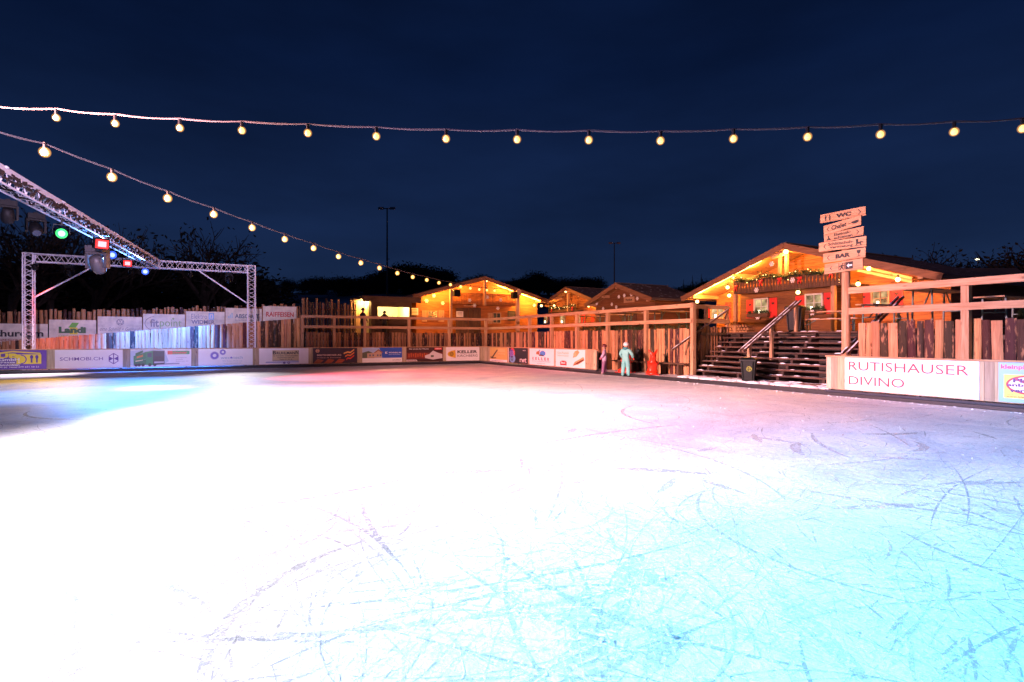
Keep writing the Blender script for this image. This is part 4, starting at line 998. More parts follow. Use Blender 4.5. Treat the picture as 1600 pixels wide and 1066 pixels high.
railing('short railing above the stairs between the bench and the chalet', ((1.3, RS0+.16), (3.4, RS0+.16)), [((2.2, RS0+.16), ZT), ((3.35, RS0+.16), ZT)], ZT-.02, ZM, axis='x', ps=.11)
# snow trampled at the stair foot
mb = MB(); rnd = random.Random(31)
for i in range(160):
    y = RS0+(RS1-RS0)*rnd.random(); r = rnd.uniform(.05, .2); mb.ball((rnd.uniform(.3, .98), y, .12), (r, r*1.5, r*.35), 7)
for i in range(60):
    k = rnd.randrange(NS); y = RS0+(RS1-RS0)*rnd.random(); r = rnd.uniform(.03, .10); mb.ball((P0+ST*k+.1, y, ZD*(k+1)/NS), (r*.8, r*1.6, r*.35), 7)
tag(mb.build('stair_snow', SNOWM, smooth=True), 'trampled snow lying at the foot of the wooden stairs', 'snow', kind='stuff')
# bench before the orange fence
ya, yb = RE+.1, RSL+.1
o = empty('bench', (1.0, (ya+yb)/2, .1), 0, 'long low dark plank bench before the orange slab fence', 'bench')
m = MB(); m.box((1.02, (ya+yb)/2, .56), (.32, abs(yb-ya), .05)); m.build('seat', DARKW['y'], o)
for k in range(5):
    m = MB(); m.box((1.05, ya+(yb-ya)*(k+.5)/5, .32), (.2, .08, .42)); m.build('leg', DARKW['z'], o)
q = onp(995, 1.0); o = empty('bag', (1.0, q.y, .585), 0, 'black bag standing on the low bench', 'bag')
m = MB(); m.ball((1.02, q.y, .80), (.13, .22, .23), 12); m.ball((1.02, q.y-.05, 1.02), (.07, .12, .10), 10); m.build('body', paint((.012, .012, .014), .6, 'bag_cloth'), o, smooth=True)
m = MB(); m.tube([(1.0, q.y-.13, 1.0), (.98, q.y-.06, 1.14), (.98, q.y+.05, 1.14), (1.0, q.y+.12, .98)], .015, 6); m.build('strap', BLACK, o)
# ------------------------------------------------------------------ people
def skin_body(joints, edges, radii, sub=1):
    names = list(joints); idx = {n: i for i, n in enumerate(names)}
    me = bpy.data.meshes.new('b'); me.from_pydata([joints[n] for n in names], [(idx[a], idx[b]) for a, b in edges], [])
    ob = bpy.data.objects.new('b', me); COL.objects.link(ob)
    md = ob.modifiers.new('s', 'SKIN'); md.use_smooth_shade = True; md.branch_smoothing = .6
    for n in names:
        r = radii[n]; me.skin_vertices[0].data[idx[n]].radius = r if isinstance(r, tuple) else (r, r)
    me.skin_vertices[0].data[0].use_root = True
    sd = ob.modifiers.new('u', 'SUBSURF'); sd.levels = sub+1
    bpy.context.view_layer.update(); dg = bpy.context.evaluated_depsgraph_get()
    r = bpy.data.meshes.new_from_object(ob.evaluated_get(dg))
    vs = [tuple(v.co) for v in r.vertices]; fs = [tuple(p.vertices) for p in r.polygons]
    bpy.data.objects.remove(ob); bpy.data.meshes.remove(me); bpy.data.meshes.remove(r)
    return vs, fs
def seg_d(p, a, b):
    ab = b-a; t = max(0, min(1, (p-a).dot(ab)/max(1e-9, ab.dot(ab)))); return (p-a-ab*t).length
SKINM = paint((.48, .27, .19), .5, 'skin', vary=.05)
def person(loc, rz, H, label, arms, cols, child=True, legs=((0, 0), (0, 0)), hat=None, hair=None, hood=None, headturn=0, bulk=1.0, group=None):
    """arms: two tuples (elbow xyz, hand xyz) in heights; legs: (fore-aft, sideways) of each foot; faces local -y"""
    o = empty('person', loc, rz, label, 'person', group)
    J = dict(pelvis=(0, 0, .50), waist=(0, 0, .60), chest=(0, .005, .73), neck=(0, .005, .83), head0=(0, -.005, .875), head1=(0, -.012, .955))
    hr = .066 if child else .055
    Rd = dict(pelvis=(.085, .07), waist=(.085, .068), chest=(.098, .07), neck=(.038, .038), head0=(hr*.9, hr), head1=(hr*.85, hr*.9))
    E = [('pelvis', 'waist'), ('waist', 'chest'), ('chest', 'neck'), ('neck', 'head0'), ('head0', 'head1')]
    Z = {}
    for s, nm in ((-1, 'r'), (1, 'l')):
        el, ha = arms[0 if s < 0 else 1]; fa, sd = legs[0 if s < 0 else 1]
        J['sh'+nm] = (s*.105, .005, .785); J['el'+nm] = el; J['wr'+nm] = ha
        J['hip'+nm] = (s*.055, 0, .47); J['kn'+nm] = (s*.06+sd*.5, fa*.5-.012, .27); J['an'+nm] = (s*.06+sd, fa, .055); J['to'+nm] = (s*.065+sd, fa-.075, .025)
        Rd.update({'sh'+nm: .05, 'el'+nm: .04, 'wr'+nm: .03, 'hip'+nm: .068, 'kn'+nm: .05, 'an'+nm: .042, 'to'+nm: .028})
        E += [('chest', 'sh'+nm), ('sh'+nm, 'el'+nm), ('el'+nm, 'wr'+nm), ('pelvis', 'hip'+nm), ('hip'+nm, 'kn'+nm), ('kn'+nm, 'an'+nm), ('an'+nm, 'to'+nm)]
    J = {k: tuple(c*H for c in v) for k, v in J.items()}
    Rd = {k: (tuple(c*H*(1 if k in ('head0', 'head1', 'neck') else bulk) for c in v) if isinstance(v, tuple) else v*H*bulk) for k, v in Rd.items()}
    vs, fs = skin_body(J, E, Rd)
    zone = {}
    for a, b in E:
        if b.startswith(('kn', 'an', 'hip')): zone[(a, b)] = 1
        elif b.startswith('to'): zone[(a, b)] = 3
        elif b in ('head0', 'head1'): zone[(a, b)] = 2
        else: zone[(a, b)] = 0
    m = MB(); m.add(vs, [], 0)
    JV = {k: Vector(v) for k, v in J.items()}
    for f in fs:
        c = sum((Vector(vs[i]) for i in f), Vector())/len(f)
        k = min(zone, key=lambda e: seg_d(c, JV[e[0]], JV[e[1]]))
        z = zone[k]
        if z == 1 and c.z > .455*H: z = 0
        if z == 2 and c.z < .835*H: z = 0
        if z == 3 and c.z > .09*H: z = 1
        m.f.append(list(f)); m.m.append(z); m.t.append((1, 1, 1))
    # nose and ears grown onto the head, in the same mesh
    hd = Vector((0, -.012*H, .915*H)); TM = Matrix.Rotation(headturn, 3, 'Z')
    m.ball(hd+TM @ Vector((0, -hr*H*.98, -.012*H)), (.010*H, .014*H, .014*H), 8, 2)
    for s in (-1, 1): m.ball(hd+TM @ Vector((s*hr*H*.93, 0, -.01*H)), (.008*H, .016*H, .02*H), 8, 2)
    m.build('body', [cols['jacket'], cols['trousers'], SKINM, cols['boots']], o, local=True, smooth=True)
    for s in (-1, 1):
        e = MB(); e.ball(hd+TM @ Vector((s*.026*H, -hr*H*.90, .008*H)), .0085*H, 8); e.build('eye', BLACK, o, local=True)
    e = MB(); e.ball(hd+TM @ Vector((0, -hr*H*.92, -.038*H)), (.018*H, .006*H, .005*H), 8); e.build('mouth', paint((.35, .08, .07), .5), o, local=True)
    for s, nm in ((-1, 'r'), (1, 'l')):                     # gloved hands: palm, four bent fingers and a thumb
        w = JV['wr'+nm]; d = (w-JV['el'+nm]).normalized(); side = d.orthogonal().normalized(); nr = d.cross(side); h = H*(1.0 if child else .95); g = MB()
        g.ball(w+d*.028*h, (.024*h, .024*h, .03*h), 8)
        for k in range(4):
            b = w+d*.045*h+side*(k-1.5)*.012*h; ln = (.030, .036, .034, .026)[k]*h
            g.tube([b, b+d*ln*.55+nr*.004*h, b+d*ln+nr*.014*h], [.0085*h, .008*h, .006*h], 6)
        b = w+d*.02*h+side*.024*h; g.tube([b, b+d*.02*h+side*.012*h, b+d*.036*h+side*.012*h+nr*.008*h], [.010*h, .009*h, .007*h], 6)
        g.build('glove', cols['gloves'], o, local=True, smooth=True)
    if hat:
        e = MB(); c = hd+Vector((0, .006*H, .022*H)); n = 18; vs = []; fs_ = []
        for i in range(7):
            t = math.pi*.62*i/6
            for k in range(n):
                a = 2*math.pi*k/n; rr = hr*1.22*H; vs.append(c+Vector((rr*math.sin(t)*math.cos(a), rr*1.08*math.sin(t)*math.sin(a), rr*math.cos(t))))
        for i in range(6):
            for k in range(n): fs_.append((i*n+k, (i+1)*n+k, (i+1)*n+(k+1) % n, i*n+(k+1) % n))
        fs_ = [f for f in fs_ if not (sum((Vector(vs[i]) for i in f), Vector())/4-c).dot(TM @ Vector((0, -1, -.35))) > hr*H*.92]
        e.add(vs, fs_); e.build('helmet' if child else 'cap', hat, o, local=True, smooth=True)
    if hair:
        e = MB(); e.ball(hd+TM @ Vector((0, .030*H, -.035*H)), (.05*H, .032*H, .06*H), 12); e.build('hair', hair, o, local=True, smooth=True)
    if hood:
        e = MB(); e.ball(Vector((0, .058*H, .825*H)), (.07*H, .035*H, .045*H), 14); e.tube([(math.cos(a)*.068*H, math.sin(a)*.055*H+.005*H, .835*H+.012*H*math.sin(a)) for a in [R(20*k) for k in range(19)]], .018*H, 7); e.build('hood', hood, o, local=True, smooth=True)
    return o
def face_rot(v): return math.atan2(v[0], -v[1])              # local -y turned towards direction v
# child 1: purple suit, seen from the side, looking to the far corner
q = onp(946, .02); zi = grd(946, 583.5)
person((q.x-.05, q.y, .005), face_rot((-.70, .71)), 1.27, 'child in a lilac jacket and purple trousers with a dark helmet beside the barrier end', [((-.145, -.02, .66), (-.12, -.10, .56)), ((.145, -.02, .66), (.12, -.10, .56))],
       dict(jacket=paint((.42, .30, .46), .6, 'lilac_cloth'), trousers=paint((.20, .09, .19), .6, 'purple_cloth'), boots=paint((.35, .25, .27), .5), gloves=paint((.4, .1, .15), .6)), hat=paint((.10, .012, .02), .35), hair=paint((.03, .016, .01), .6), legs=((.03, .01), (-.04, -.01)), bulk=1.22)
q = onp(978, -.1)
person((q.x, q.y, .005), face_rot((.93, .36)), 1.36, 'child in a mint green snowsuit and white helmet seen from behind', [((-.19, -.02, .66), (-.17, -.13, .55)), ((.19, -.02, .66), (.17, -.13, .55))],
       dict(jacket=paint((.20, .55, .54), .7, 'mint_cloth'), trousers=paint((.17, .52, .52), .6, 'mint_trousers'), boots=paint((.02, .02, .025), .5), gloves=paint((.6, .03, .02), .6)), hat=paint((.74, .74, .76), .3), hood=paint((.03, .22, .26), .6), legs=((0, -.02), (-.02, .06)), bulk=1.32)
def skating_aid(loc, rz, label):
    o = empty('skating_aid', loc, rz, label, 'skating aid', 'red skating aids at the edge of the ice')
    J = dict(mid=(0, 0, .30), base=(0, -.02, .12), fl=(-.15, -.30, .05), fr=(.15, -.30, .05), bl=(-.15, .22, .05), br=(.15, .22, .05), back=(0, .03, .46), chest=(0, .08, .60), head=(0, .13, .72), nose=(0, .24, .69), hl=(-.11, .10, .88), hr=(.11, .10, .88), hl2=(-.17, .06, .98), hr2=(.17, .06, .98))
    E = [('mid', 'base'), ('base', 'fl'), ('base', 'fr'), ('base', 'bl'), ('base', 'br'), ('mid', 'back'), ('back', 'chest'), ('chest', 'head'), ('head', 'nose'), ('head', 'hl'), ('head', 'hr'), ('hl', 'hl2'), ('hr', 'hr2')]
    Rr = dict(mid=.20, base=.22, fl=.10, fr=.10, bl=.10, br=.10, back=.17, chest=.14, head=.11, nose=.06, hl=.045, hr=.045, hl2=.025, hr2=.025)
    vs, fs = skin_body(J, E, Rr); m = MB(); m.add(vs, fs); m.build('body', paint((.72, .035, .012), .35, 'red_plastic'), o, local=True, smooth=True)
    for s in (-1, 1):
        m = MB(); m.bar((s*.16, -.42, .015), (s*.16, .34, .015), .05, .03); m.build('runner', paint((.6, .03, .015), .35), o, local=True)
    return o
q = onp(1018, .30); skating_aid((q.x+.05, q.y, .125), R(150), 'red plastic skating aid with pointed handles standing alone before the bench')
q = onp(978, .38); skating_aid((q.x, q.y, .125), R(200), 'red plastic skating aid mostly hidden in front of the mint green child')
DKC = dict(jacket=paint((.015, .02, .035), .7, 'navy_cloth'), trousers=paint((.05, .05, .06), .7, 'grey_cloth'), boots=BLACK, gloves=SKINM)
DKC2 = dict(jacket=paint((.014, .013, .015), .7, 'black_cloth'), trousers=paint((.02, .018, .02), .7), boots=BLACK, gloves=SKINM)
q = onr(567, 4.7); person((q.x, q.y, ZD), face_rot((.9, .3)), 1.75, 'person in a dark jacket standing in the lit doorway beside the kiosk', [((-.15, .0, .64), (-.12, -.10, .52)), ((.15, 0, .64), (.12, -.10, .52))], DKC, child=False, hat=paint((.02, .02, .03), .7), bulk=1.1)
q = onr(601, 5.2); person((q.x, q.y, ZD), face_rot((.1, 1)), 1.62, 'person in black clothes waiting at the lit kiosk counter', [((-.16, -.02, .64), (-.10, -.14, .62)), ((.16, -.02, .64), (.10, -.14, .62))], DKC2, child=False, hat=BLACK, hood=paint((.014, .013, .015), .7), bulk=1.2)
# ------------------------------------------------------------------ huts
WARM = (1, .35, .05)
GLOW = emit((1, .62, .22), 9, 'warm_lamp'); GLOWW = emit((1, .85, .55), 7, 'white_lamp')
def pane_mat(name, c0, c1, s):
    m, n, b = mk(name); co = n.nodes.new('ShaderNodeTexCoord'); nz = n.nodes.new('ShaderNodeTexNoise'); nz.inputs['Scale'].default_value = 2.6; nz.inputs['Detail'].default_value = 5
    n.links.new(co.outputs['Object'], nz.inputs[0]); r = n.nodes.new('ShaderNodeValToRGB'); r.color_ramp.elements[0].position = .35; r.color_ramp.elements[1].position = .68
    r.color_ramp.elements[0].color = (*c0, 1); r.color_ramp.elements[1].color = (*c1, 1); n.links.new(nz.outputs[0], r.inputs[0]); n.links.new(r.outputs[0], b.inputs['Emission Color'])
    b.inputs['Emission Strength'].default_value = s; b.inputs['Base Color'].default_value = (.03, .03, .03, 1); b.inputs['Roughness'].default_value = .1; m.cycles.emission_sampling = 'NONE'; return m
PANE = pane_mat('lit_pane', (.10, .06, .02), (1, .75, .36), .85)
DPANE = pane_mat('dim_pane', (.005, .004, .004), (.10, .06, .03), .6)
def point(root, loc, power, col=WARM, size=.05):
    l = bpy.data.lights.new('lamp_light', 'POINT'); l.energy = power*4.6; l.color = col; l.shadow_soft_size = size
    ob = bpy.data.objects.new('lamp_light', l); COL.objects.link(ob); ob.parent = root; ob.location = loc; return ob
class Hut:
    def __init__(s, name, label, origin, rz, half, rz_, slope, over, depth, wy, logm, roofm, group='wooden huts on the terrace'):
        s.o = empty(name, origin, rz, label, 'chalet', group); s.half = half; s.rz = rz_; s.sl = slope; s.over = over; s.depth = depth; s.wy = wy; s.log = logm
        s.rnd = random.Random(int(half*100)); A = half+over; ze = rz_-slope*A
        for sg in (-1, 1):
            m = MB(); t = .13
            # board courses along the slope
            n = 9
            for k in range(n):
                x0, x1 = A*k/n, A*(k+1)/n
                z0, z1 = rz_-slope*x0, rz_-slope*x1; v = s.rnd.uniform(.8, 1.2); lift = .02
                vs = [(sg*x0, 0, z0+lift*.2), (sg*x1, 0, z1+lift), (sg*x1, depth, z1+lift), (sg*x0, depth, z0+lift*.2), (sg*x0, 0, z0-t), (sg*x1, 0, z1-t), (sg*x1, depth, z1-t), (sg*x0, depth, z0-t)]
                m.add(vs, [(0, 1, 2, 3), (7, 6, 5, 4), (0, 4, 5, 1), (2, 6, 7, 3), (1, 5, 6, 2), (0, 3, 7, 4)], 0, (v, v, v))
            m.build('roof_slope', roofm, s.o, local=True)
            m = MB(); m.add([(sg*.0, .0, rz_-t-.01), (sg*A, .0, ze-t-.01), (sg*A, depth, ze-t-.01), (0, depth, rz_-t-.01)], [(0, 1, 2, 3)]); m.build('soffit', PINE['y'], s.o, local=True)
            m = MB(); m.bar((sg*.0, -.03, rz_-.10), (sg*A, -.03, ze-.10), .05, .26, up=(0, 0, 1)); m.build('bargeboard', wood('barge', (.15, .065, .03), (.27, .125, .06), 'x') if 'barge' not in bpy.data.materials else bpy.data.materials['barge'], s.o, local=True)
        for x in (-half*.98, -half*.5, 0, half*.5, half*.98):
            m = MB(); z = rz_-slope*abs(x)-t-.10; m.box((x, (wy+.02)/2, z), (.16, wy-.06, .18)); m.build('purlin', PINE['y'], s.o, local=True)
        m = MB(); m.bar((0, .02, rz_+.03), (0, depth, rz_+.03), .2, .05); m.build('ridge_cap', roofm, s.o, local=True)
    def hw(s, z): return min(s.half, (s.rz-.15-z)/s.sl)
    def gable(s, y, z0=0, x0=-99, x1=99, zmax=99, mat=None, name='front_wall', tint=None):
        m = MB(); h = .165; z = z0
        while z < min(s.rz-.2, zmax)-.02:
            zt = min(z+h, zmax); w = s.hw(zt); w0 = s.hw(z); a, b = max(-w, x0), min(w, x1); a0, b0 = max(-w0, x0), min(w0, x1)
            if b > a:
                v = s.rnd.uniform(.82, 1.18); off = s.rnd.uniform(0, .012)
                vs = [(a0, y-off, z), (b0, y-off, z), (b0, y+.1, z), (a0, y+.1, z), (a, y-off, zt-.008), (b, y-off, zt-.008), (b, y+.1, zt-.008), (a, y+.1, zt-.008)]
                m.add(vs, [(0, 1, 5, 4), (1, 2, 6, 5), (2, 3, 7, 6), (3, 0, 4, 7), (4, 5, 6, 7), (3, 2, 1, 0)], 0, (v, v, v))
            z += h
        m.add([(max(-s.half, x0), y+.05, z0), (min(s.half, x1), y+.05, z0), (min(s.half, x1), y+.05, min(zmax, s.rz-.15-s.sl*s.half)), (max(-s.half, x0), y+.05, min(zmax, s.rz-.15-s.sl*s.half))], [(0, 1, 2, 3)])
        return m.build(name, mat or s.log['x'], s.o, local=True)
    def side(s, sg, y0, y1, x=None, zmax=None, mat=None):
        m = MB(); z = 0; x = sg*(s.half-.05) if x is None else x; zm = zmax or s.rz-.2-s.sl*abs(x)
        while z < zm-.02:
            zt = min(z+.165, zm); v = s.rnd.uniform(.82, 1.18); m.box((x, (y0+y1)/2, (z+zt)/2-.004), (.1+s.rnd.uniform(0, .02), y1-y0, zt-z-.008), tint=(v, v, v)); z += .165
        m.box((x, (y0+y1)/2, zm/2), (.06, y1-y0-.02, zm-.02)); return m.build('side_wall', mat or s.log['y'], s.o, local=True)
    def window(s, x, z, w, h, y, pane=None, frame=None, nx=2, nz_=2, candle=False):
        fm = frame or PINE['z']; m = MB(); y -= .015
        for sx in (-1, 1): m.box((x+sx*w/2, y-.02, z), (.06, .08, h+.06))
        for sz in (-1, 1): m.box((x, y-.023, z+sz*h/2), (w+.06, .08, .06))
        for i in range(1, nx): m.box((x-w/2+w*i/nx, y-.015, z), (.03, .04, h-.06))
        for i in range(1, nz_): m.box((x, y-.012, z-h/2+h*i/nz_), (w-.06, .04, .025))
        fo = m.build('window', fm, s.o, local=True)
        m = MB(); m.box((x, y+.008, z), (w-.04, .012, h-.04)); m.build('pane', pane or PANE, fo, local=True)
        if candle:
            m = MB(); m.tube([(x-w*.12, y-.06, z-h/2+.03), (x-w*.12, y-.06, z-h/2+.20)], .045, 8); m.build('candle', GLOWW, fo, local=True)
    def shutter(s, x, z, w, h, y, mat, heart=True):
        m = MB(); n = 3; y -= .03
        for i in range(n): m.box((x-w/2+w*(i+.5)/n, y, z), (w/n-.006, .03, h), tint=(s.rnd.uniform(.9, 1.1),)*3)
        o_ = m.build('shutter', mat, s.o, local=True)
        if heart:
            m = MB(); c = .07; pts = []
            for i in range(20):
                t = 2*math.pi*i/20; pts.append((x+c*math.sin(t)**3, y-.019, z+h*.22+c*.9*(.8125*math.cos(t)-.3125*math.cos(2*t)-.125*math.cos(3*t)-.0625*math.cos(4*t))))
            m.poly(pts, .004, (0, -1, 0)); m.build('heart', paint((.03, .012, .01), .6), o_, local=True)
    def post(s, x, y, z0, z1, w=.16, mat=None, name='post'):
        m = MB(); m.box((x, y, (z0+z1)/2), (w, w, z1-z0)); return m.build(name, mat or PINE['z'], s.o, local=True)
    def balcony(s, x0, x1, y0, y1, z0, z1, mat, bw=.13):
        m = MB(); m.box(((x0+x1)/2, (y0+y1)/2, z0+.05), (x1-x0, y1-y0, .10)); m.box(((x0+x1)/2, y0+.03, z1-.03), (x1-x0+.04, .08, .06)); m.box(((x0+x1)/2, y0+.03, z0+.16), (x1-x0, .05, .08))
        n = int((x1-x0)/bw)
        for i in range(n):
            x = x0+(x1-x0)*(i+.5)/n; w = (x1-x0)/n*.80; zz = [z0+.02, z0+.24, (z0+z1)/2, z1-.2, z1-.06]; ww = [w, w, w*.66, w, w]; v = s.rnd.uniform(.85, 1.15)
            vs = []
            for z, a in zip(zz, ww): vs += [(x-a/2, y0-.015, z), (x+a/2, y0-.015, z), (x+a/2, y0+.012, z), (x-a/2, y0+.012, z)]
            fs = []
            for k in range(4):
                for j in range(4): fs.append((4*k+j, 4*k+(j+1) % 4, 4*k+4+(j+1) % 4, 4*k+4+j))
            m.add(vs, fs, 0, (v, v, v))
        return m.build('balcony', mat, s.o, local=True)
    def W(s, v): return mat_of(s.o) @ Vector(v)
def garland(hut, pts, label, bows, dens=46, L=.12):
    a = hut.W(pts[0]); o = empty('fir_garland', a, 0, label, 'garland', 'fir garlands on the balconies'); rnd = random.Random(len(label))
    P = [hut.W(p) for p in pts]; m = MB()
    for p, q in zip(P, P[1:]):
        n = int((q-p).length*dens)
        for i in range(n):
            c = p+(q-p)*(i/n)+Vector((rnd.gauss(0, .03), rnd.gauss(0, .03), rnd.gauss(0, .05))); needles(m, c, 9, L*rnd.uniform(.7, 1.3), rnd)
    m.build('greenery', FIR, o)
    for b in bows:
        c = hut.W(b); mm = MB()
        for sx in (-1, 1):
            mm.ball(c+Vector((sx*.02, sx*.07, .02)), (.045, .075, .05), 8); mm.tube([c, c+Vector((-.02, sx*.05, -.12)), c+Vector((-.02, sx*.07, -.22))], [.03, .03, .02], 5)
        mm.ball(c, .045, 8); mm.build('bow', RED, o, smooth=True)
    for p, q in zip(P, P[1:]):
        n = int((q-p).length*4)
        for i in range(n):
            c = p+(q-p)*((i+rnd.random())/n)+Vector((rnd.gauss(0, .05)-.05, rnd.gauss(0, .05)-.02, rnd.gauss(0, .06))); mm = MB(); mm.ball(c, .017, 6); mm.build('fairy_light', GLOW, o)
    return o
FLK = {}
FLM = paint((.80, .78, .76), .6, 'white_flake')
def flake(hut, x, y, z, label, group, r=.12):
    o = empty('snowflake_ornament', hut.W((x, y, z)), hut.o.rotation_euler.z, label, 'ornament', group)
    m = MB()
    for k in range(3):
        a = math.pi*k/3; d = Vector((math.cos(a), 0, math.sin(a)))
        m.bar(d*-r, d*r, .035, .012+.0007*k, up=(0, 1, 0))
        for sg in (-1, 1):
            for br in (-1, 1):
                b = d*sg*r*.55; e = Matrix.Rotation(br*R(50), 3, 'Y') @ d; m.bar(b, b+e*sg*r*.4, .026, .011, up=(0, 1, 0))
    pts = [(r*.42*math.cos(R(60*i+30)), -.009, r*.42*math.sin(R(60*i+30))) for i in range(6)]; m.poly(pts, .016, (0, 1, 0))
    m.build('flake', FLM, o, local=True); return o
def globe(hut, x, y, z, label, group, r=.085, power=18, col=WARM):
    o = empty('globe_lamp', hut.W((x, y, z)), 0, label, 'lamp', group)
    m = MB(); m.ball((0, 0, 0), r, 12); m.build('globe', GLOW, o, local=True, smooth=True); m = MB(); m.tube([(0, 0, r*.8), (0, 0, r+.08)], .03, 8); m.build('socket', BLACK, o, local=True)
    if power: point(o, (0, 0, 0), power, col, r)
    return o
def notice(hut, x, y, z, w, h, lab, lines=3, bg=(.75, .72, .70), txt=None):
    o = empty('notice', hut.W((x, y, z)), hut.o.rotation_euler.z, lab, 'notice'); m = MB(); m.box((0, 0, 0), (w, .015, h)); m.build('sheet', paint(bg, .6, vary=.05), o, local=True)
    m = MB()
    for i in range(lines): m.box((0, -.0095, h*.28-h*.22*i), (w*.7, .003, h*.06))
    m.build('printing', paint((.12, .1, .1), .6), o, local=True); return o
def name_board(hut, x, y, z, w, h, t, lab):
    o = empty('name_board', hut.W((x, y, z)), hut.o.rotation_euler.z, lab, 'sign'); m = MB(); m.box((0, 0, 0), (w, .04, h)); m.build('board', PINE['x'], o, local=True)
    vs, fs = text_geo(t, .03); xs = [v[0] for v in vs]; ys = [v[1] for v in vs]; m = MB()
    m.add([((v[0]-min(xs))/(max(xs)-min(xs))*w*.6-w*.3, -.0225, (v[1]-min(ys))/(max(ys)-min(ys))*h*.4-h*.2) for v in vs], fs); m.build('lettering', BLACK, o, local=True)
# --- chalet 1: the long gabled chalet beyond the far corner
r1 = 6.0; a = onr(763, r1, 433); eL = onr(640, r1, 463); eR = onr(854, r1, 468)
hA = (eR.x-eL.x)/2; c1 = (eR.x+eL.x)/2*.5+a.x*.5; s1 = (a.z-(eL.z+eR.z)/2)/hA
H1 = Hut('chalet', 'long low gabled chalet glowing amber beside the kiosk with a wide balcony', (c1, r1, ZD), 0, hA-.55, a.z-ZD, s1, .55, 9, .9, LOG, ROOFM)
def h1(px, y, d=.9): v = onr(px, r1+d, y); return (v.x-c1, d, v.z-ZD)
H1.gable(.9); H1.side(-1, .95, 8.5); H1.side(1, .95, 8.5)
b0 = h1(706, 476, .25); b1 = h1(806, 460, .25); H1.balcony(b0[0], b1[0], .15, .88, b0[2]+.05, b1[2]-.05, LOG['z'])
for px in (704, 757, 807): q = h1(px, 500, .2); H1.post(q[0], .12, 0 if px != 757 else b0[2], H1.rz-.25-s1*abs(q[0]), .17)
def win(h, f, pxa, pxb, ya, yb, d, **k):
    A = f(pxa, ya, d); B = f(pxb, yb, d); h.window((A[0]+B[0])/2, (A[2]+B[2])/2, abs(B[0]-A[0]), abs(A[2]-B[2]), d, **k); return (A[0]+B[0])/2, (A[2]+B[2])/2, abs(B[0]-A[0]), abs(A[2]-B[2])
def shut(h, f, pxa, pxb, ya, yb, d, mat, heart=True):
    A = f(pxa, ya, d); B = f(pxb, yb, d); h.shutter((A[0]+B[0])/2, (A[2]+B[2])/2, abs(B[0]-A[0]), abs(A[2]-B[2]), d, mat, heart)
win(H1, h1, 668, 684, 486, 500, .9, pane=DPANE); shut(H1, h1, 659, 667, 485, 503, .9, PINE['z'], False); shut(H1, h1, 685, 694, 485, 503, .9, PINE['z'], False)
win(H1, h1, 770, 782, 489, 505, .9, pane=DPANE); shut(H1, h1, 762, 769, 489, 506, .9, PINE['z'], False)
for pxa, pxb in ((712, 731), (732, 751)):
    A = h1(pxa, 481); B = h1(pxb, 481); m = MB()
    for k in range(4): m.box((A[0]+(B[0]-A[0])*(k+.5)/4, .87, A[2]/2), ((B[0]-A[0])/4-.01, .06, A[2]))
    dob = m.build('door', DARKW['z'], H1.o, local=True); m = MB(); m.tube([(B[0]-.12, .80, 1.0), (B[0]-.24, .80, 1.0)], .02, 6); m.build('handle', DSTEEL, dob, local=True)
q = h1(718.5, 491, .78); notice(H1, q[0], .78, q[2], .55, .42, 'white paper notice on the door of the long gabled chalet')
q = h1(647, 487, .86); notice(H1, q[0], .86, q[2], .62, .50, 'white paper notice on the wall between kiosk and window')
q = h1(732.5, 475.5, .8); name_board(H1, q[0], .84, q[2]-.05, .75, .22, 'Chalet', 'small wooden name board above the door of the long gabled chalet')
q = h1(800.5, 493.5, .7); notice(H1, q[0], .80, q[2], .72, .75, 'black chalk board on the wall beside the tall corner post', bg=(.02, .02, .02))
FW1 = 'snowflake ornaments on the long gabled chalet'
for i, (x, y) in enumerate([(678, 462), (666.5, 470.5), (692, 474), (734, 469.5), (761.5, 464.5), (782.5, 469), (741.5, 477.5), (778, 482), (835, 477.5)]):
    q = h1(x, y, .1 if 704 < x < 808 else .8); flake(H1, *q, 'round white snowflake ornament on the amber front of the long gabled chalet', FW1, .14)
for i, (px, y, pw, d, lab) in enumerate([(846, 478, 30, .5, 'glowing lamp under the outer eave of the long gabled chalet'), (760, 438.5, 24, .5, 'glowing lamp under the ridge of the long gabled chalet')]):
    q = h1(px, y, d); globe(H1, *q, lab, 'eave lamps of the huts', .09, pw)
# warm light strip under the right eave of chalet 1; the left one is added
def light_strip(h, x0, x1, y, power, n=3, dz=.19, name='light_strip'):
    z0 = h.rz-h.sl*abs(x0)-dz; z1 = h.rz-h.sl*abs(x1)-dz; m = MB(); m.tube([(x0, y, z0), (x1, y, z1)], .014, 6); so = m.build(name, GLOW, h.o, local=True)
    for k in range(n):
        t = (k+.5)/n; point(h.o, (x0+(x1-x0)*t, y-.06, z0+(z1-z0)*t-.16), power/n, WARM, .06)
light_strip(H1, 1.1, H1.half*.96, .22, 300, 4, .255); light_strip(H1, -H1.half*.94, -1.1, .14, 220, 4)
q = h1(710, 458.5, -.1)
o = empty('loudspeaker', H1.W((q[0], 0, q[2])), 0, 'black loudspeaker hung on the front post of the long gabled chalet', 'loudspeaker', 'loudspeakers at the long chalet')
m = MB(); m.box((.15, -.14, 0), (.48, .34, .44)); m.build('cabinet', BLACK, o, local=True); m = MB(); m.box((.15, -.13, .26), (.6, .3, .03)); m.build('bracket', DSTEEL, o, local=True)
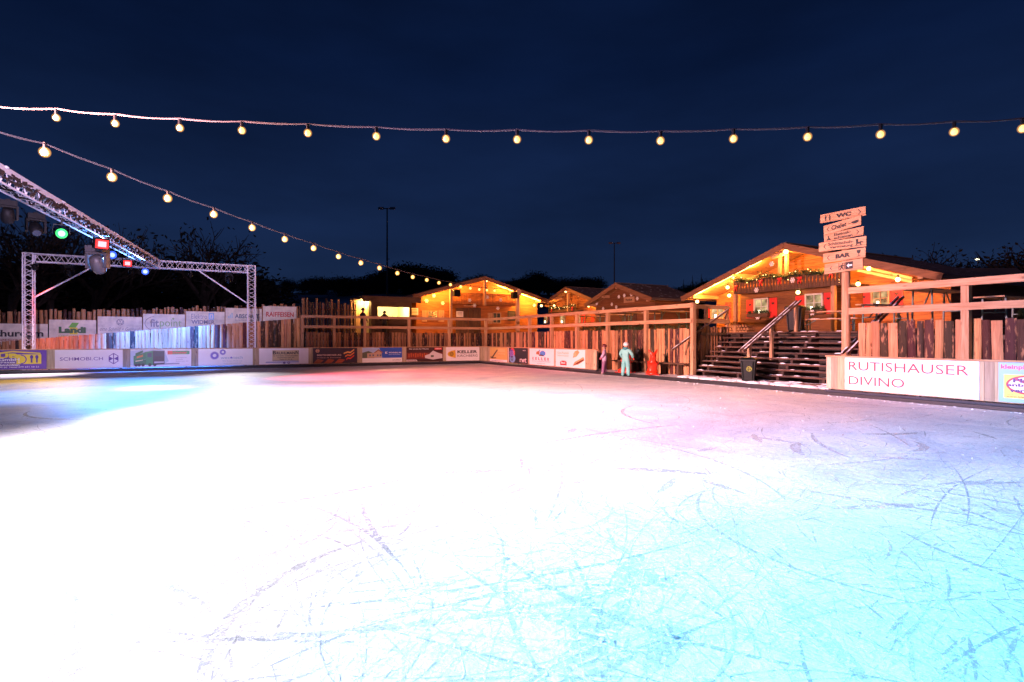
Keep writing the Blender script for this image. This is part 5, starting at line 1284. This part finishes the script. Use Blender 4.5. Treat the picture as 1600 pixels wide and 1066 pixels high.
# --- kiosk with a lit counter
rk = 5.7; kA = onr(577, rk, 470); kB = onr(643, rk, 470); kc = (kA.x+kB.x)/2; kw = kB.x-kA.x; kz = onr(600, rk, 468).z-ZD
o = empty('kiosk', (kc, rk, ZD), 0, 'flat roofed dark kiosk with a bright open counter beside the long chalet', 'kiosk')
z0k = onr(615, rk, 499).z-ZD; z1k = onr(615, rk, 480).z-ZD; xa = onr(590, rk).x-kc; xb = onr(639.5, rk).x-kc
m = MB(); m.box((kw*0, 1.6, kz+.08), (kw+1.1, 4.0, .2)); m.box((0, -.42, kz-.02), (kw+1.1, .06, .36)); m.build('roof', DARKW['x'], o, local=True)
m = MB(); m.box((0, 0, z0k/2), (kw, .1, z0k)); m.box((0, .0, (z1k+kz)/2), (kw, .1, kz-z1k)); m.box(((-kw/2+xa)/2, 0, (z0k+z1k)/2), (xa+kw/2, .1, z1k-z0k)); m.box(((kw/2+xb)/2, 0, (z0k+z1k)/2), (kw/2-xb, .1, z1k-z0k)); m.build('front_wall', DARKW['x'], o, local=True)
m = MB(); m.box((0, 2.9, kz/2), (kw, .1, kz)); m.box((-kw/2+.05, 1.45, kz/2), (.1, 2.8, kz)); m.box((kw/2-.05, 1.45, kz/2), (.1, 2.8, kz)); m.build('inner_wall', paint((.62, .52, .30), .6, 'cream_wall'), o, local=True)
m = MB(); m.box(((xa+xb)/2, -.1, z0k+.02), (xb-xa+.1, .45, .05)); m.build('counter', PINE['x'], o, local=True)
m = MB()
for i in range(16):
    x = xa+.9+(xb-xa-1.3)*i/16; hgt = .22+.12*((i*7) % 3)/2; m.tube([(x, 2.3, z0k), (x, 2.3, z0k+hgt*.6), (x, 2.3, z0k+hgt)], [.05, .05, .018], 6)
m.box(((xa+xb)/2, 2.3, z0k-.02), (xb-xa, .25, .04)); m.build('bottle_shelf', paint((.03, .05, .035), .3), o, local=True)
for x in (-.7, .5):
    m = MB(); m.ball((x, .9, kz-.22), (.12, .12, .08), 10); m.build('ceiling_lamp', emit((1, .88, .5), 14, 'kiosk_lamp'), o, local=True); point(o, (x, .9, kz-.36), 85, (1, .78, .34), .1)
m = MB(); m.box((onr(582, rk-.3).x-kc, -.35, kz/2), (.26, .26, kz)); m.build('post', DARKW['z'], o, local=True)
# lit passage left of the kiosk
q = onr(567, 6.6); o = empty('passage_wall', (q.x, 6.6, ZD), 0, 'narrow warmly lit wooden doorway behind the person in the dark jacket', 'doorway')
m = MB(); m.box((0, .4, 1.25), (1.5, .08, 2.5)); m.build('back_panel', PINE['z'], o, local=True)
for s_ in (-.62, .62):
    m = MB(); m.box((s_, 0, 1.25), (.14, .14, 2.5)); m.build('post', PINE['z'], o, local=True)
m = MB(); m.box((0, .0, 2.42), (1.5, .9, .08)); m.build('lintel', DARKW['x'], o, local=True)
m = MB(); m.ball((0, .1, 2.30), .06, 10); m.build('lamp', GLOW, o, local=True); point(o, (0, -.05, 2.2), 60, (1, .55, .16), .06)
# --- hut 2: small gabled hut with garland between the long chalet and the brown hut
def hutp(p0, rc):
    def f(px, y, d=0): v = onp(px, p0+d, y); return (rc-v.y, d, v.z-ZD)
    return f
p2 = 9.6; a = onp(884, p2, 449); rc2 = a.y
e2 = onp(928, p2, 468); hw2 = rc2-e2.y; sl2 = (a.z-e2.z)/hw2
H2 = Hut('chalet', 'small lit gabled hut with a garland between the long chalet and the brown hut', (p2, rc2, ZD), R(-90), hw2-.35, a.z-ZD, sl2, .35, 5, .8, LOG, ROOFY)
h2 = hutp(p2, rc2)
H2.gable(.8); H2.side(1, .85, 4.6); H2.side(-1, .85, 4.6)
A = h2(863, 489, .2); B = h2(899, 476, .2); H2.balcony(A[0]-.4, B[0]+.25, .1, .78, A[2], B[2]-.1, DARKW['z'])
garland(H2, [(A[0]-.3, .05, B[2]-.05), ((A[0]+B[0])/2, .03, B[2]-.18), (B[0]+.2, .05, B[2])], 'fir garland with red bows on the small lit hut', [(A[0]+.2, .0, A[2]+.25), (B[0]-.1, .0, A[2]+.25)])
for i, (xa_, xb_) in enumerate(((851, 856), (876, 884), (900, 908))):
    win(H2, h2, xa_, xb_, 492, 505, .8, candle=True)
shut(H2, h2, 909, 915, 492, 506, .8, RED); shut(H2, h2, 924, 929, 492, 503, .8, RED)
q = h2(884, 451, .3); globe(H2, q[0], .3, q[2]-.22, 'glowing lamp under the ridge of the small lit hut', 'eave lamps of the huts', .09, 200)
q = h2(922, 474, .3); globe(H2, q[0]-.15, .3, q[2]-.2, 'glowing lamp under the outer eave of the small lit hut', 'eave lamps of the huts', .08, 330)
q = h2(866, 474, .3); globe(H2, q[0], .3, q[2]-.2, 'glowing lamp under the inner eave of the small lit hut', 'eave lamps of the huts', .08, 160)
H2.post(h2(889, 470, .1)[0]-.1, .1, A[2], H2.rz-.3, .14)
# --- hut 3: unlit brown hut
p3 = 7.0; a = onp(962, p3, 443); rc3 = a.y; eL = onp(915, p3, 477); eR = onp(1019, p3, 463); hw3 = (eL.y-eR.y)/2; sl3 = (a.z-(eL.z+eR.z)/2)/hw3
BRN = {k: wood('brown_log_'+k, (.12, .042, .013), (.21, .08, .026), k, knots=False) for k in 'xy'}
H3 = Hut('chalet', 'plain brown gabled hut with scattered snowflakes and a small name board', (p3, rc3, ZD), R(-90), hw3-.35, a.z-ZD, sl3, .35, 4.2, .6, BRN, ROOFY)
h3 = hutp(p3, rc3); H3.gable(.6); H3.side(1, .65, 4.0); H3.side(-1, .65, 4.0)
q = h3(982.5, 468.5, .52); name_board(H3, q[0], .55, q[2], .95, .34, 'Fondue', 'pale wooden name board on the plain brown hut')
A = h3(973, 481, .5); B = h3(993, 481, .5); m = MB(); m.box(((A[0]+B[0])/2, .57, A[2]/2), (B[0]-A[0], .05, A[2])); m.build('door', DARKW['z'], H3.o, local=True)
for i, (x, y) in enumerate([(967, 463.7), (975.5, 462), (986.5, 460.3), (995.8, 466.6), (956, 475.6), (963, 480), (942.5, 482.5), (1024, 474.5), (932.5, 474.5)]):
    if x < 1020: q = h3(x, y, .5); flake(H3, *q, 'white snowflake ornament on the front of the plain brown hut', 'snowflake ornaments on the plain brown hut', .115)
# --- chalet 4: the big chalet with red shutters
p4 = 7.0; a = onp(1219, p4, 382); rc4 = a.y; eL = onp(1068, p4, 467); eR = onp(1480, p4, 424); hw4 = (eL.y-eR.y)/2; rc4 = rc4*.4+(eL.y+eR.y)/2*.6; sl4 = (a.z-(eL.z+eR.z)/2)/hw4
H4 = Hut('chalet', 'big chalet with red heart shutters and a garlanded balcony above the stairs', (p4, rc4, ZD), R(-90), hw4-.6, a.z-ZD, sl4, .6, 10, 1.9, LOG, ROOFY)
h4 = hutp(p4, rc4)
bz0 = h4(1147, 460, .1)[2]; bz1 = h4(1147, 440, .1)[2]; bxa = h4(1147, 450, .1)[0]; bxb = h4(1318, 440, .1)[0]
cxa = h4(1157, 450, .6)[0]; cxb = bxb-.25
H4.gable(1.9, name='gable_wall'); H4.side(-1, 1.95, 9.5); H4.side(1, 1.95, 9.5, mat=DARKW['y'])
H4.gable(.6, 0, cxa, cxb, bz0+.02, name='front_wall', mat=wood('brown_log_front', (.11, .042, .010), (.22, .088, .024), 'x', knots=False))  # darker copy of the log tone paints in the shade below the balcony
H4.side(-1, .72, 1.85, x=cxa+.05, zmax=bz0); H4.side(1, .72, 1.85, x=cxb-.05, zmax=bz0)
H4.balcony(bxa, bxb, .08, 1.86, bz0, bz1, DARKW['z'], .155)
gz = bz1+.02
nb = 6; gp = [(bxa+(bxb-bxa)*i/nb, .02, gz+(.07 if i % 2 == 0 else -.05)) for i in range(nb+1)]
garland(H4, gp, 'thick fir garland with red bows along the balcony of the big chalet', [(bxa+.2, -.03, gz-.28), (bxa+(bxb-bxa)*.30, -.03, gz-.15), (bxa+(bxb-bxa)*.48, -.03, gz-.15), (bxa+(bxb-bxa)*.66, -.03, gz-.2), (bxa+(bxb-bxa)*.92, -.03, gz-.1)], 60, .15)
for x in (-.16, .16): H4.post(x+h4(1224, 400, .3)[0], .3, bz1-.1, H4.rz-.35, .12)
H4.post(bxa+.05, .15, 0, bz0, .15); H4.post(bxb-.4, .12, 0, bz0, .15)
CURT = paint((.55, .55, .5), .6, 'window_white')
win(H4, h4, 1180, 1201, 468, 491, .6, candle=True, frame=CURT); shut(H4, h4, 1167, 1179, 469, 497, .6, RED); shut(H4, h4, 1203, 1215, 466, 496, .6, RED)
win(H4, h4, 1260, 1286, 461, 486, .6, candle=True, frame=CURT); shut(H4, h4, 1244, 1259, 463, 491, .6, RED); shut(H4, h4, 1288, 1303, 458, 490, .6, RED)
win(H4, h4, 1112, 1132, 481, 497, 1.9, candle=True); shut(H4, h4, 1103, 1111, 480, 497, 1.9, RED); shut(H4, h4, 1134, 1143, 473, 497, 1.9, RED)
win(H4, h4, 1363, 1390, 455, 478, 1.9, candle=True); shut(H4, h4, 1342, 1361, 458, 482, 1.9, RED); shut(H4, h4, 1392, 1412, 452, 480, 1.9, RED)
def flower_box(h, f, pxa, pxb, y, d, lab):
    A = f(pxa, y, d); B = f(pxb, y, d); c = h.W(((A[0]+B[0])/2, d-.15, A[2])); w = abs(B[0]-A[0])
    o = empty('flower_box', c, h.o.rotation_euler.z, lab, 'flower box', 'flower boxes of the big chalet'); m = MB(); m.box((0, 0, -.09), (w, .2, .18)); m.build('box', DARKW['x'], o, local=True)
    m = MB(); rnd = random.Random(int(pxa))
    for i in range(60): needles(m, Vector((rnd.uniform(-w/2, w/2), rnd.gauss(0, .04), .04+rnd.gauss(0, .03))), 8, .12, rnd)
    m.build('greenery', FIR, o, local=True)
flower_box(H4, h4, 1172, 1205, 490.5, .6, 'flower box of fir twigs below the window nearest to the garlanded balcony end')
flower_box(H4, h4, 1254, 1292, 486, .6, 'flower box of fir twigs below the window above the picnic table')
for i, (x, y, d) in enumerate([(1206, 412.5, .0), (1182, 453.5, 0), (1238.5, 438, 0), (1184, 495.5, .4), (1269, 488.5, .3)]):
    q = h4(x, y, d-.03); flake(H4, *q, 'white snowflake ornament on the front of the big red shuttered chalet', 'snowflake ornaments on the big chalet', .12)
GLB = 'eave lamps of the huts'
for (px, y, d, pw, lab) in [(1089.5, 471.5, .5, 150, 'glowing lamp at the low eave above the railing end'), (1137, 445.5, .9, 330, 'glowing lamp under the roof left of the garlanded balcony'), (1139.5, 462, .9, 140, 'glowing lamp below the balcony end by the stairs'),
                            (1247, 457, .3, 10, 'glowing lamp below the middle of the garlanded balcony'), (1310, 440, .3, 14, 'glowing lamp behind the signpost'), (1358, 420, .9, 240, 'upper glowing lamp under the roof beside the signpost'),
                            (1403, 437, .9, 200, 'outer glowing lamp under the roof beyond the signpost'), (1341, 444, .9, 30, 'lower glowing lamp under the roof beside the signpost')]:
    q = h4(px, y, d); zt = H4.rz-.32-sl4*abs(q[0]); globe(H4, q[0], d, min(q[2], zt), lab, GLB, .085, pw)
light_strip(H4, -H4.half*.97, -1.2, .12, 230, 4); light_strip(H4, 1.3, H4.half*.9, .12, 120, 3)  # added strips, hidden behind the bargeboards to light the roof underside
q = h4(1218, 395, -.1); o = empty('spotlight', H4.W((q[0], .0, q[2])), H4.o.rotation_euler.z, 'amber projector lamp under the ridge of the big chalet', 'lamp')
m = MB(); m.tube([(-.5, .1, -.12), (.1, .1, 0)], [.11, .11], 10); m.build('housing', PINE['x'], o, local=True); m = MB(); m.ball((.2, .05, .03), .10, 10); m.build('lens', GLOW, o, local=True); point(o, (.2, .05, -.25), 45, WARM, .08)
# roof timbers seen lit under the right wing
for k, (za, zb_) in enumerate(((.9, .75), (.62, .5))):
    m = MB(); xa_ = bxb+.1; m.bar((xa_, .9, H4.rz-sl4*xa_-.35-.18*k), (xa_+1.9, 1.0, H4.rz-sl4*(xa_+1.9)-.42-.12*k), .09, .1); m.build('roof_strut', PINE['x'], H4.o, local=True)
# firewood by the chalet wall
q = h4(1155, 510, .3); o = empty('firewood_stack', H4.W((q[0], .35, 0)), H4.o.rotation_euler.z, 'small stack of split firewood beside the chalet wall at the stair top', 'firewood'); rnd = random.Random(2)
for i in range(24):
    r = rnd.uniform(.055, .085); x = -.45+.16*(i % 7)+.08*((i//7) % 2); z = .08+.14*(i//7); m = MB(); m.tube([(x, -.22, z), (x, .22, z)], r, 7); m.build('log', SLAB, o, local=True)
# ------------------------------------------------------------------ terrace furniture
def beer_table(loc, rz, L, w, h, label, group, name='beer_table', cat='table'):
    o = empty(name, loc, rz, label, cat, group); m = MB()
    for k in range(2): m.box((0, -w/4+w/2*k, h-.015), (L, w/2-.006, .03), tint=(random.uniform(.9, 1.2),)*3)
    m.build('tabletop' if cat == 'table' else 'seat', PINE['x'] if random.random() < 2 else None, o, local=True)
    for s in (-1, 1):
        m = MB(); x = s*(L/2-.28)
        for t in (-1, 1): m.bar((x, t*w*.40, .0), (x, t*w*.36, h-.03), .035, .035)
        m.bar((x, -w*.42, .025), (x, w*.42, .025), .035, .03); m.bar((x, -w*.38, h*.5), (x, w*.38, h*.5), .03, .03); m.bar((x, 0, h*.5), (x-s*.4, 0, h-.04), .025, .025); m.build('leg_frame', GSTEEL, o, local=True)
    m = MB(); rnd = random.Random(int(loc[1]*10))
    for i in range(5): m.ball((rnd.uniform(-L/2, L/2)*.8, rnd.uniform(-w/3, w/3), h), (rnd.uniform(.08, .25), rnd.uniform(.05, .12), .02), 7)
    so = m.build('snow_patch', SNOWM, o, local=True, smooth=True); so['kind'] = 'stuff'
    return o
TB = 'narrow tables on the terrace'
q = onp(1448, 2.3); beer_table((q.x+.6, q.y, ZD), 0, 2.2, .62, 1.08, 'tall narrow table with green legs behind the near railing', TB)
q = onp(1560, 2.3); beer_table((q.x+.6, q.y, ZD), 0, 2.2, .62, .78, 'narrow table behind the near railing post at the right edge of the photo', TB)
q = onp(1372, 2.6); beer_table((q.x+.4, q.y, ZD), 0, 2.2, .50, .76, 'low narrow table under the chalet window beyond the signpost', TB)
q = onp(1293, 4.9); beer_table((q.x, q.y, ZD), R(-90), 2.2, .6, .74, 'narrow table before the chalet window at the stair top', TB)
q = onp(1293, 4.3); beer_table((q.x, q.y, ZD), R(-90), 2.2, .26, .46, 'narrow bench before the table at the stair top', 'benches on the terrace', 'beer_bench', 'bench')
for px, p, lab in ((960, 3.2, 'narrow table behind the side railing before the brown hut door'), (1000, 3.2, 'narrow table behind the side railing below the brown hut name board'), (1048, 3.2, 'narrow table behind the side railing nearest to the stairs'), (925, 3.4, 'narrow table behind the side railing before the small lit hut')):
    q = onp(px, p); beer_table((q.x, q.y, ZD), 0, 2.0, .6, .98, lab, TB)
def wheelie_bin(loc, rz, h, col, label, emblem):
    o = empty('wheelie_bin', loc, rz, label, 'bin', 'wheelie bins at the stairs'); k = h/1.0
    m = MB(); a, b, c, d = .21*k, .20*k, .28*k, .27*k
    vs = [(-a, -b, .08*k), (a, -b, .08*k), (a, b, .02), (-a, b, .02), (-c, -d, .90*k), (c, -d, .90*k), (c, d, .90*k), (-c, d, .90*k)]
    m.add(vs, [(0, 1, 5, 4), (1, 2, 6, 5), (2, 3, 7, 6), (3, 0, 4, 7), (3, 2, 1, 0), (4, 5, 6, 7)])
    for s in (-1, 1): m.bar((s*c*.6, -b*1.0, .1*k), (s*c*.75, -d-.004, .86*k), .03, .02)
    m.bar((-c-.02, -d-.02, .885*k), (c+.02, -d-.02, .885*k), .04, .05); m.bar((-c-.02, d+.02, .885*k), (c+.02, d+.02, .885*k), .04, .05); m.bar((-c-.015, -d, .885*k), (-c-.015, d, .885*k), .035, .05); m.bar((c+.015, -d, .885*k), (c+.015, d, .885*k), .035, .05)
    m.build('bin_body', paint(col, .5, 'bin_plastic', 0, .2), o, local=True)
    m = MB(); L = [(-c-.02, -d-.05, .925*k), (c+.02, -d-.05, .925*k), (c+.01, d+.04, .93*k), (-c-.01, d+.04, .93*k)]
    m.add(L+[(-c*.8, -d*.75, .985*k), (c*.8, -d*.75, .985*k), (c*.8, d*.8, .995*k), (-c*.8, d*.8, .995*k)], [(0, 1, 5, 4), (1, 2, 6, 5), (2, 3, 7, 6), (3, 0, 4, 7), (4, 5, 6, 7), (3, 2, 1, 0)]); m.build('lid', paint(tuple(x*1.1 for x in col), .4), o, local=True)
    for s in (-1, 1):
        m = MB(); m.tube([(s*(a+.01), b+.01, .10*k), (s*(a+.06), b+.01, .10*k)], .10*k, 14); m.build('wheel', BLACK, o, local=True)
    m = MB(); m.tube([(-c*.8, d+.09, .93*k), (c*.8, d+.09, .93*k)], .018, 8); m.build('handle', BLACK, o, local=True)
    if emblem:
        m = MB(); n = 28
        def P(u, v): return (u, -b-(d-b)*((v-.08*k)/(.82*k))-.006, v)
        cc = (0.04, .55*k)
        for (r0, r1) in ((.10, .082),):
            m.add([P(cc[0]+r*k*math.cos(2*math.pi*i/n), cc[1]+r*k*math.sin(2*math.pi*i/n)) for r in (r0, r1) for i in range(n)], [(i, (i+1) % n, n+(i+1) % n, n+i) for i in range(n)])
        for j in range(3):
            a0 = 2*math.pi*j/3+.3; pts = [P(cc[0]+rr*k*math.cos(a0+da), cc[1]+rr*k*math.sin(a0+da)) for rr, da in ((.064, 0), (.064, .9), (.075, .9), (.045, 1.5), (.028, .9), (.036, .9), (.036, 0))]; m.poly(pts, .001, (0, -1, 0))
        m.build('emblem', paint((.30, .34, .02), .5), o, local=True)
    return o
q = onp(1170, .42); wheelie_bin((q.x, q.y, .12), R(-60), .80, (.004, .008, .006), 'dark green wheelie bin with a yellow round emblem at the stair foot', True)
q = onp(1243, 4.0); wheelie_bin((q.x, q.y, ZD), R(-70), .98, (.004, .0045, .006), 'black wheelie bin on the terrace at the stair top', False)
q = onp(1404, 5.2); tree('fir', 5, (q.x, q.y, ZD), .95, 'fir_tree', 'small dark fir standing on the terrace before the outer red shutter', 'small firs on the terrace', 1.0, .3)
q = onp(1596, 3.6); tree('fir', 5, (q.x, q.y, ZD), 1.0, 'fir_tree', 'small dark fir behind the near railing at the right edge of the photo', 'small firs on the terrace', 1.1, 1.7)
# ------------------------------------------------------------------ signpost
ps = .92; q = onp(1322, ps)
o = empty('signpost', (ps, q.y, .1), 0, 'round pine signpost carrying six direction boards above the near barrier', 'signpost')
m = MB(); zt = onp(1322, ps, 338).z; m.tube([(ps, q.y, .08), (ps, q.y, 1.6), (ps, q.y, zt)], [.115, .11, .10], 16); m.build('pole', PINE['z'], o, smooth=True)
m = MB(); m.box((ps+.16, q.y+.12, 1.4), (.10, .10, 2.7)); m.build('side_post', PINE['z'], o)
class Board(Sign):
    def __init__(s, pxa, pxb, la, lb_, ra, rb_, label, off):
        pp = ps-.125-off
        A = onp(pxa, pp, lb_); B = onp(pxb, pp, rb_); T = onp(pxa, pp, la); T2 = onp(pxb, pp, ra)
        s.A = A; s.d = B-A; s.w = s.d.length; s.d /= s.w; s.h = ((T.z-A.z)+(T2.z-B.z))/2; s.N = Vector((-1, 0, 0)); s.z = .03; s.parts = {}; s.k = 0
        s.o = empty('direction_board', (A+B)/2, 0, label, 'sign', 'direction boards on the signpost')
        m = MB(); v = random.uniform(.95, 1.15); rr = random.Random(int(pxa+la))
        e = [(rr.uniform(-.012, .012), rr.uniform(-.012, .012)) for _ in range(4)]
        m.poly([s.P(e[0][0], e[0][1], 0), s.P(s.w+e[1][0], e[1][1], 0), s.P(s.w+e[2][0], s.h+e[2][1], 0), s.P(e[3][0], s.h+e[3][1], 0)], .03, s.N, tint=(v, v, v)); m.build('plank', PINE['y'], s.o)
    def chev(s, u, right=True, k=.28):
        q = s.h/s.w; d = 1 if right else -1; t = .075
        s.poly([(u-d*k*.5*q, .5+k), (u+d*k*.5*q, .5), (u+d*k*.5*q-d*t*1.5*q, .5), (u-d*k*.5*q-d*t*.5*q, .5+k-t*.4)], BK); s.poly([(u+d*k*.5*q, .5), (u-d*k*.5*q, .5-k), (u-d*k*.5*q-d*t*.5*q, .5-k+t*.4), (u+d*k*.5*q-d*t*1.5*q, .5)], BK); return s
    def man(s, u, sc=1.0, skirt=False):
        q = s.h/s.w; s.circ(u, .74, .075*sc, BK)
        if skirt: s.poly([(u-.05*q, .66), (u+.05*q, .66), (u+.14*q, .38), (u-.14*q, .38)], BK)
        else: s.poly([(u-.10*q, .66), (u+.10*q, .66), (u+.09*q, .40), (u-.09*q, .40)], BK)
        for d in (-1, 1): s.poly([(u+d*.045*q-.03*q, .42), (u+d*.045*q+.03*q, .42), (u+d*.045*q+.03*q, .18), (u+d*.045*q-.03*q, .18)], BK)
        return s
s = Board(1282.5, 1354, 335, 349.5, 323.5, 337, 'top direction board reading WC with an arrow and two figures', 0)
s.man(.13).man(.225, 1, True).text('WC', .37, .28, .70, .74, BK, .055).chev(.88).done()
s = Board(1288, 1346, 353.5, 367.5, 337, 351.5, 'steeply tilted direction board reading Chalet with a small pan mark', .045)
s.chev(.12, False).text('Chalet', .22, .28, .63, .76, BK, .035).poly([(.68, .42), (.78, .44), (.78, .50), (.68, .48)], BK).poly(disc(.86, .48, .09, .16, 16), BK).poly([(.76, .52), (.95, .56), (.95, .62), (.76, .58)], BK).done()
s = Board(1288.5, 1350, 367.5, 379, 353.5, 367.5, 'direction board for curling stone shooting with an arrow to the right', .0)
s.text('Eisstock-', .27, .54, .70, .88, BK, .03).text('schiessen', .27, .12, .74, .46, BK, .03).chev(.87, True, .3).poly([(.07, .15), (.19, .15), (.16, .38), (.10, .38)], BK).poly([(.115, .38), (.14, .38), (.14, .62), (.115, .62)], BK).poly([(.14, .62), (.14, .70), (.10, .68), (.10, .62)], BK).done()
s = Board(1280.5, 1355, 379, 394.5, 370, 385.5, 'widest direction board for skate rental with a skate mark', .045)
s.chev(.13, False, .27).text('Schlittschuh-', .21, .54, .74, .84, BK, .03).text('Vermietung', .24, .14, .73, .46, BK, .03).poly([(.80, .36), (.90, .36), (.90, .50), (.84, .56), (.84, .84), (.79, .84)], BK).rect(.775, .20, .925, .26, BK).rect(.80, .26, .82, .36, BK).rect(.88, .26, .90, .36, BK).poly([(.86, .58), (.93, .44), (.95, .48), (.89, .62)], BK).done()
s = Board(1287, 1353.5, 397, 411.5, 387, 402, 'direction board reading BAR with a wine glass mark', .0)
s.chev(.13, False, .28).text('BAR', .31, .28, .66, .74, BK, .055).poly([(.80, .84), (.90, .84), (.885, .56), (.86, .48), (.84, .48), (.815, .56)], BK).rect(.845, .24, .857, .5, BK).rect(.81, .19, .89, .25, BK).done()
s = Board(1289, 1349, 413.5, 428.5, 404, 420, 'lowest direction board with a running figure and exit arrow', .045)
s.chev(.18, False, .22).rect(.57, .16, .76, .88, BK).poly([(.60, .52), (.66, .74), (.66, .60), (.74, .60), (.74, .44), (.66, .44), (.66, .30)], WH)
s.rect(.39, .16, .405, .88, BK).rect(.545, .16, .56, .88, BK).circ(.50, .76, .07, BK).poly([(.46, .66), (.50, .68), (.49, .42), (.45, .44)], BK)
for pts in ([(.46, .46), (.49, .46), (.44, .16), (.41, .18)], [(.46, .46), (.49, .44), (.54, .18), (.51, .16)], [(.46, .66), (.47, .58), (.42, .46), (.41, .54)], [(.49, .66), (.49, .58), (.54, .50), (.54, .58)]): s.poly(pts, BK)
s.done()
